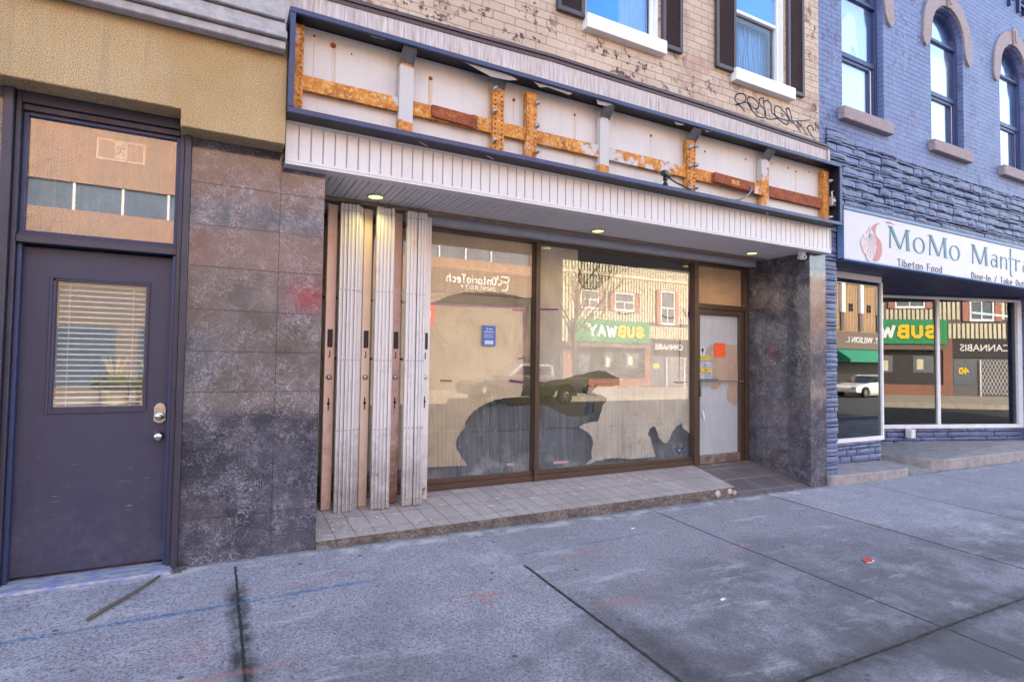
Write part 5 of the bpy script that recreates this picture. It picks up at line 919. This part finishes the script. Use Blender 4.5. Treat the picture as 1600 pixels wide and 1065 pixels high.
# ================================================================== ACROSS THE STREET (seen only as reflections in the glass)
YF = -19.0
o1 = thing("brick_building", (0, YF - 3, -1.6), "orange brick building with a ribbon of windows across the street", "building")
ops = [(-29.5, 17.0, 5.88, 7.0)]
wall(-30, 17.4, -1.7, 12.5, YF, YF - .3, ops).build("brick_wall", "orange_brick", o1); B(-30, 17.4, YF - 8, YF - .31, -1.7, 9.2).build("rear_block", "far_dark", o1)
B(-29.5, 17, YF - .2, YF - .14, 5.88, 7.0).build("glazing", "far_glass_blue", o1)
g = MB()
for i in range(28): g.box(-29.70 + i * 1.63, -29.62 + i * 1.63, YF - .14, YF - .04, 5.88, 7.0)
g.build("window_bar", "letter_white", o1)
B(10, 17.3, YF + .01, YF + .25, 3.9, 5.25).build("brown_fascia", "brown_fascia", o1); B(-30, 17.3, YF + .01, YF + .2, -1.7, 3.88).build("ground_floor", "ground_floor_shaded", o1)  # ground floor colour is kept dark to paint in the shade there
ops = None; g = MB()
for i in range(8): g.box(-28 + i * 3.6, -25.2 + i * 3.6, YF + .201, YF + .25, -1.2, 1.2)
g.build("shop_window", "far_window", o1)
us = thing("university_sign", (13.4, YF + .3, 4.1), "white OntarioTech UNIVERSITY lettering with its emblem, on the brick building across the street", "sign")
g = MB(); swrite(g, "OntarioTech", 11.42, 14.51, 4.50, 4.95, YF + .25, .075, 1, .05); swrite(g, "UNIVERSITY", 12.3, 14.5, 4.15, 4.36, YF + .25, .035, 1, .05); g.build("lettering", "letter_white", us)
g = MB()
def rib(g, P, w): 
    for a, c in zip(P, P[1:]):
        a = Vector(a); c = Vector(c); d = (c - a).normalized(); nn_ = Vector((-d.y, d.x)) * w / 2; g.pxz([tuple(a + nn_), tuple(c + nn_), tuple(c - nn_), tuple(a - nn_)], YF + .25, YF + .3)
rib(g, [(15.35, 5.02), (14.85, 5.02)], .09); rib(g, [(15.35, 5.05), (15.35, 4.72)], .09); rib(g, [(14.62, 5.05), (14.62, 4.82)], .09); rib(g, [(14.85, 4.82), (15.05, 4.66)], .08); rib(g, [(x, z) for x, z in arcpts(15.05, 4.47, .26, 60, 420, 20)], .09); rib(g, [(14.68, 4.6), (14.9, 4.25)], .08)
g.build("emblem", "letter_white", us)
# metal sided building
o2 = thing("metal_sided_building", (25, YF - 3, -1.6), "building with cream ribbed metal siding across the street", "building")
def ribbed(x0, x1, z0, z1, y, pitch, d, holes):
    g = MB(); x = x0
    while x < x1:
        e = min(x + pitch * .62, x1); zz = [(z0, z1)]
        for (a, c, p, q) in holes:
            if a < (x + e) / 2 < c: zz = [s for (u, v) in zz for s in ((u, min(v, p)), (max(u, q), v)) if s[1] - s[0] > .02]
        for u, v in zz: g.box(x, e, y, y + d, u, v)
        x += pitch
    return g
HO = [(20.7, 22.15, 3.5, 4.75), (23.44, 25.1, 3.5, 4.75), (27.46, 28.78, 2.75, 5.12)]; HS = [(a - .42, c + .42, p - .05, q + .05) for a, c, p, q in HO]
B(19.3, 30.6, YF - 8, YF, -1.7, 8.4).build("wall", "siding_grey", o2)
ribbed(19.35, 30.6, 2.85, 8.4, YF + .001, .24, .07, HS + [(19, 31, 5.74, 5.98)]).build("siding", "siding_cream", o2); B(19.3, 30.6, YF + .001, YF + .12, 5.76, 5.96).build("band", "siding_cream", o2)
ribbed(26.1, 30.6, 1.75, 2.62, YF + .001, .24, .07, []).build("lower_siding", "siding_cream", o2); ribbed(19.35, 20.0, 1.3, 2.85, YF + .002, .24, .07, []).build("corner_siding", "siding_cream", o2)
for a, c, p, q in HO:
    w = B(a, c, YF + .002, YF + .03, p, q).build("window", "far_window", o2); g = frame(a, c, p, q, YF + .031, YF + .10, .09, .14); g.box(a + .09, c - .09, YF + .031, YF + .09, (p + q) / 2 - .04, (p + q) / 2 + .04); g.box((a + c) / 2 - .03, (a + c) / 2 + .03, YF + .031, YF + .08, p + .14, (p + q) / 2 - .041); g.build("window_frame", "letter_white", w)
    B(a - .38, a - .04, YF + .01, YF + .12, p, q).box(c + .04, c + .38, YF + .01, YF + .12, p, q).build("window_shutter", "shutter_pink", w)
B(19.3, 26.0, YF + .005, YF + .5, 1.05, 1.36).build("canopy", "brown_fascia", o2); B(19.4, 20.2, YF + .002, YF + .10, -1.7, 1.04).build("brick_pier", "red_brick", o2)
B(20.2, 26.0, YF + .001, YF + .06, -1.7, 1.04).build("shopfront", "far_dark", o2); B(20.2, 26.0, YF + .061, YF + .14, -1.7, -1.0).build("brick_base", "red_brick", o2)
for a, c, p, q in ((20.6, 21.4, -.6, .6), (22.6, 23.3, -.3, .7), (24.4, 25.5, -.3, .7)): B(a, c, YF + .062, YF + .09, p, q).build("shop_window", "far_window", o2)
for a, c, p, q in ((22.75, 23.05, -.2, .4), (24.6, 24.95, -.1, .5)): B(a, c, YF + .0905, YF + .10, p, q).build("window_poster", "exit_sign_face", o2)
B(26.0, 26.5, YF + .002, YF + .14, -1.7, 1.7).build("brick_pier", "red_brick", o2); B(26.5, 30.6, YF + .002, YF + .12, .62, 1.70).build("dark_fascia", "far_dark", o2); B(26.5, 30.6, YF + .001, YF + .04, -1.7, .61).build("shopfront", "siding_grey", o2)
g = B(26.6, 27.8, YF + .0401, YF + .06, -1.0, .5); g.build("shop_window", "far_window", o2)
g = MB(); text(g, "40", 26.85, 27.4, -.35, .05, YF + .0605, 1, .02, bold=.03); g.build("window_number", "letter_yellow", o2)
ss = thing("sandwich_shop_sign", (23, YF + .5, 1.38), "green SUBWAY sign in yellow and white across the street", "sign")
B(19.98, 25.98, YF + .51, YF + .60, 1.38, 2.80).build("board", "sign_green", ss)
g = MB(); swrite(g, "SUB", 23.35, 25.35, 1.78, 2.40, YF + .601, .19, 1, .05, shear=0); g.pxz([(25.45, 1.75), (25.62, 1.95), (25.35, 1.98)], YF + .601, YF + .65); g.build("lettering", "letter_yellow", ss)
g = MB(); swrite(g, "WAY", 21.0, 23.1, 1.78, 2.40, YF + .601, .17, 1, .05, shear=0); g.pxz([(20.9, 2.3), (20.65, 2.6), (21.1, 2.5)], YF + .601, YF + .65); g.build("lettering", "letter_white", ss)
rs = thing("red_sign", (3.75, YF + .3, 2.3), "plain red sign board on the orange brick building across the street", "sign"); B(3.0, 4.5, YF + .21, YF + .3, 2.3, 3.5).build("board", "red_scrap", rs, .02)
rs = thing("red_sign", (10.2, YF + .3, 2.1), "red sign board with a pale ring on the orange brick building across the street", "sign"); B(9.5, 10.75, YF + .21, YF + .3, 2.0, 3.2).build("board", "red_scrap", rs, .02)
g = MB(); P = arcpts(10.1, 2.6, .42, 0, 360, 24); Q = arcpts(10.1, 2.6, .30, 0, 360, 24)
for k in range(24): g.pxz([P[k], P[k + 1], Q[k + 1], Q[k]], YF + .301, YF + .33)
g.build("ring", "letter_white", rs)
cs = thing("cannabis_sign", (28.2, YF + .13, .98), "white CANNABIS lettering on a dark fascia across the street", "sign"); g = MB(); text(g, "CANNABIS", 26.89, 29.5, 1.0, 1.40, YF + .121, 1, .05); g.build("lettering", "letter_white", cs)
sg = thing("scissor_gate", (28.7, YF + .2, -1.6), "white scissor gate across the street below the CANNABIS lettering", "security gate"); g = MB()
for i in range(9):
    for s_ in (1, -1):
        for j in range(5):
            x = 27.95 + i * .19; z = -1.5 + j * .4; g.tube([(x, YF + .2, z), (x + .19, YF + .2, z + .4 * 1)] if s_ > 0 else [(x + .19, YF + .21, z), (x, YF + .21, z + .4)], .011, 4)
g.box(27.9, 27.95, YF + .18, YF + .22, -1.65, .5).box(29.62, 29.68, YF + .18, YF + .22, -1.65, .5); g.build("lattice", "letter_white", sg)
# tan building with pilasters
o3 = thing("tan_sided_building", (44, YF - 3, -1.6), "tan ribbed building with white pilasters and black H ornaments across the street", "building")
B(31, 75, YF - 8, YF, -1.7, 7.3).build("wall", "siding_tan", o3); ribbed(31, 75, 3.1, 7.2, YF + .001, .22, .06, []).build("siding", "siding_tan", o3); B(31, 75, YF + .001, YF + .2, 7.1, 7.32).build("coping", "letter_white", o3)
g = MB(); h = MB(); q_ = MB()
for i in range(14): x = 32.6 + i * 2.62 + .8; g.box(x, x + .45, YF + .062, YF + .3, 4.6, 7.05); h.box(x, x + .42, YF + .062, YF + .2, 3.1, 4.6); text(q_, "H", x + 1.3, x + 1.75, 4.75, 5.4, YF + .0625, 1, .1, bold=.03)
g.build("pilaster", "letter_white", o3); h.build("pilaster_base", "siding_grey", o3); q_.build("ornament", "far_dark", o3)
B(31, 75, YF + .001, YF + .3, 1.5, 3.0).build("brown_fascia", "brown_fascia", o3); B(31, 75, YF + .0005, YF + .05, -1.7, 1.49).build("shopfront", "far_dark", o3)
g = MB(); text(g, "T. WILSON L.", 46.9, 51.6, 2.05, 2.55, YF + .301, 1, .05); g.build("fascia_lettering", "letter_white", o3)
aw = thing("awning", (48, YF + .8, .4), "sloping green awning across the street", "awning"); g = MB()
g.add([(45.6, YF + .31, 1.45), (52.4, YF + .31, 1.45), (52.4, YF + 1.5, .65), (45.6, YF + 1.5, .65), (52.4, YF + 1.5, .4), (45.6, YF + 1.5, .4), (45.6, YF + .31, .4), (52.4, YF + .31, .4)], [(0, 1, 2, 3), (3, 2, 4, 5), (0, 3, 5, 6), (1, 7, 4, 2)]); g.build("canvas", "awning_green", aw)
g = MB(); [g.tube([(45.7, YF + .35, .42), (45.7, YF + 1.48, .42)], .02, 6), g.tube([(52.3, YF + .35, .42), (52.3, YF + 1.48, .42)], .02, 6)]; g.build("bracket", "steel", aw)
lo = thing("low_building", (18.3, YF - 5, -1.7), "low tan building in the gap across the street", "building"); MB().pxz([(17.41, -1.7), (19.29, -1.7), (19.29, 6.4), (17.41, 5.4)], YF - 9, YF - 3).build("wall", "siding_tan", lo)

# ---- vehicles at the far kerb
def wheel(g_parent, x, y, r, zc, side):
    w = MB().lathe((x, y, zc), [(r * .62, .09), (r * .95, .11), (r, .08), (r, -.08), (r * .95, -.11), (r * .62, -.09)], 'y', 28).build("wheel", "tyre", g_parent, smooth=True)
    g = MB().lathe((x, y + side * .06, zc), [(r * .60, 0), (r * .60, side * .035), (r * .54, side * .04), (r * .54, side * .01), (.01, side * .01)], 'y', 28)
    for k in range(6): a = math.pi * k / 3; g.obox((x + math.cos(a) * r * .3, y + side * .08, zc + math.sin(a) * r * .3), r * .28, .014, r * .075, Matrix.Rotation(-a, 3, 'Y'))
    g.lathe((x, y + side * .07, zc), [(r * .13, 0), (r * .13, side * .035), (.005, side * .04)], 'y', 12); g.build("rim", "alloy", w)
def extr(P, y0, y1): return MB().pxz(P, y0, y1)
YT = -12.4; zr_ = zg(14, -1.6) - .18
tk = thing("pickup_truck", (14, YT, zr_), "silver pickup truck parked at the far kerb", "pickup truck"); q = zr_
body = [(9.9, q + .55), (10.3, q + .55), (10.4, q + .82), (10.7, q + .98), (11.1, q + .98), (11.4, q + .82), (11.5, q + .45), (14.1, q + .45), (14.2, q + .82), (14.5, q + .98), (14.9, q + .98), (15.2, q + .82), (15.3, q + .55), (16.0, q + .58), (16.08, q + .75), (16.05, q + 1.28), (13.6, q + 1.30), (12.0, q + 1.34), (11.4, q + 1.28), (10.1, q + 1.15), (9.85, q + .95)]
extr(body, YT - .95, YT + .95).build("body", "truck_paint", tk, .05, seg=3)
extr([(11.7, q + 1.33), (14.2, q + 1.33), (14.1, q + 1.85), (13.8, q + 1.92), (12.4, q + 1.92)], YT - .8, YT + .8).build("cab", "car_paint", tk, .05, seg=3)
g = MB()
for s_ in (1, -1): g.pxz([(12.05, q + 1.40), (12.95, q + 1.40), (12.95, q + 1.82), (12.5, q + 1.82)], YT + s_ * .8 - .01, YT + s_ * .8 + .012).pxz([(13.02, q + 1.40), (14.0, q + 1.40), (13.95, q + 1.82), (13.02, q + 1.82)], YT + s_ * .8 - .01, YT + s_ * .8 + .012)
g.build("window", "car_glass", tk)
for s_ in (1, -1):
    B(16.0, 16.10, YT + s_ * .84 - .1, YT + s_ * .84 + .1, q + .85, q + 1.2).build("tail_light", "tail_lamp", tk, .01)
    for x in (10.9, 14.7): wheel(tk, x, YT + s_ * .86, .39, q + .39, s_)
B(16.02, 16.25, YT - .85, YT + .85, q + .5, q + .68).build("bumper", "alloy", tk, .02)
YC = -12.4; q = zg(40, -1.6) - .18
cr = thing("parked_car", (39, YC, q), "white sedan parked at the far kerb near the green awning", "car")
body = [(36.3, q + .35), (36.85, q + .3), (36.95, q + .55), (37.2, q + .68), (37.5, q + .68), (37.75, q + .55), (37.85, q + .25), (39.6, q + .25), (39.7, q + .55), (39.95, q + .68), (40.25, q + .68), (40.5, q + .55), (40.6, q + .3), (41.0, q + .38), (41.1, q + .8), (40.95, q + 1.0), (40.3, q + 1.04), (38.0, q + .97), (36.7, q + .80), (36.3, q + .62)]
extr(body, YC - .88, YC + .88).build("body", "car_white", cr, .06, seg=3); extr([(37.7, q + .94), (40.6, q + 1.02), (39.9, q + 1.38), (39.2, q + 1.43), (38.6, q + 1.38)], YC - .74, YC + .74).build("cabin", "car_glass", cr, .05, seg=3)
extr([(38.55, q + 1.36), (39.95, q + 1.37), (39.2, q + 1.46)], YC - .7, YC + .7).build("roof", "car_white", cr, .02)
for s_ in (1, -1):
    for x in (37.35, 40.1): wheel(cr, x, YC + s_ * .8, .32, q + .32, s_)
    B(36.28, 36.45, YC + s_ * .7 - .14, YC + s_ * .7 + .14, q + .55, q + .70).build("headlight", "alloy", cr, .02)
# ---- street tree, lamp, planter
def branch(g, p, d, L, r, lvl, rr):
    n = 4; pts = [p]; q = p.copy(); dd = d.copy()
    for i in range(n):
        dd = (dd + Vector((rr.uniform(-.16, .16), rr.uniform(-.16, .16), rr.uniform(-.05, .14)))).normalized(); q = q + dd * L / n; pts.append(q.copy())
    g.tube(pts, [r * (1 - .55 * i / n) for i in range(n + 1)], 6 if lvl < 2 else 4, cap=False)
    if lvl >= 4: return
    for k in range(3 if lvl < 3 else 2):
        t = rr.uniform(.35, 1); i = min(n - 1, int(t * n)); s = pts[i].lerp(pts[i + 1], t * n - i); a = rr.uniform(0, 6.28); side = Vector((math.cos(a), math.sin(a), rr.uniform(.3, .9))).normalized()
        branch(g, s, (dd * .6 + side * .7).normalized(), L * rr.uniform(.55, .78), r * .5, lvl + 1, rr)
def tree(x, y, s, seed, label):
    z = zf(x, y) if y < -13.5 else zg(x, y); t = thing("bare_tree", (x, y, z), label, "tree"); rr = random.Random(seed)
    g = MB().tube([(x, y, z - .05), (x + .03, y, z + .8 * s), (x - .04, y, z + 2.2 * s), (x + .02, y, z + 3.3 * s)], [.14 * s, .10 * s, .085 * s, .07 * s], 10); g.build("trunk", "bark", t, smooth=True)
    g = MB()
    for k in range(7): a = k * 2.4; branch(g, Vector((x, y, z + (2.0 + .25 * k) * s)), Vector((math.cos(a) * .8, math.sin(a) * .6, .8)).normalized(), 2.2 * s, .05 * s, 0, rr)
    g.build("crown", "twig_bark", t)
tree(17.6, -15.0, 1.25, 4, "leafless street tree before the cream sided building")
tree(-8, -14.8, 1.2, 8, "leafless street tree before the orange brick building")
sl = thing("street_lamp", (.95, -8.2 + 6.6, zg(.95, -1.6)), "slim post lamp at the near kerb", "street lamp"); sl.location = (1.85, -15.2, zf(1.85, -15.2)); LOC[sl.name] = Vector(sl.location); x, y, z = sl.location
MB().lathe((x, y, z), [(.20, 0), (.20, .25), (.12, .4), (.075, .6), (.065, 2.4), (.10, 2.5), (.06, 2.6), (.05, 3.6), (.1, 3.7)], 'z', 12).build("post", "lamp_pole", sl, smooth=True); MB().lathe((x, y, z + 3.7), [(.1, 0), (.2, .15), (.24, .35), (.15, .6), (.02, .65)], 'z', 14).build("lantern", "lamp_globe", sl, smooth=True); sl['label'] = "slim post lamp on the far sidewalk"
def planter(x, y, label, k=1.4, seed=3):
    z = zf(x, y); t = thing("planter", (x, y, z), label, "planter"); MB().lathe((x, y, z), [(.26 * k, 0), (.30 * k, .08 * k), (.33 * k, .3 * k), (.36 * k, .34 * k), (.36 * k, .38 * k), (.30 * k, .38 * k), (.05, .36 * k)], 'z', 20).build("pot", "planter_stone", t, smooth=True)
    g = MB(); rr = random.Random(seed)
    for i in range(900):
        a = rr.uniform(0, 6.28); rad = .52 * k * math.sqrt(rr.random()); h_ = (.40 + rr.random() * .42 * (1.15 - rad)) * k; c = Vector((x + rad * math.cos(a), y + rad * math.sin(a), z + h_)); M_ = Matrix.Rotation(rr.uniform(0, 6.28), 3, 'Z') @ Matrix.Rotation(rr.uniform(-1, 1), 3, 'X')
        L = rr.uniform(.04, .08); g.add([c + M_ @ Vector(v) for v in ((-L, 0, 0), (0, L * .5, 0), (L, 0, 0), (0, -L * .5, 0))], [(0, 1, 2, 3)])
    g.build("foliage", "leaf_yellowgreen", t); g = MB()
    for i in range(9): a = rr.uniform(0, 6.28); g.tube([(x + .1 * math.cos(a), y + .1 * math.sin(a), z + .6 * k), (x + .25 * math.cos(a), y + .2 * math.sin(a), z + .95 * k), (x + .40 * math.cos(a), y + .3 * math.sin(a), z + 1.18 * k)], [.008, .028, .014], 5)
    g.build("plume", "grass_plume", t)
planter(-3.05, -14.7, "stone pot of yellow green plants, left of the pair reflected in the purple door's window", 1.4, 3); planter(-1.95, -14.6, "stone pot of yellow green plants, right of the pair reflected in the purple door's window", 1.35, 5)
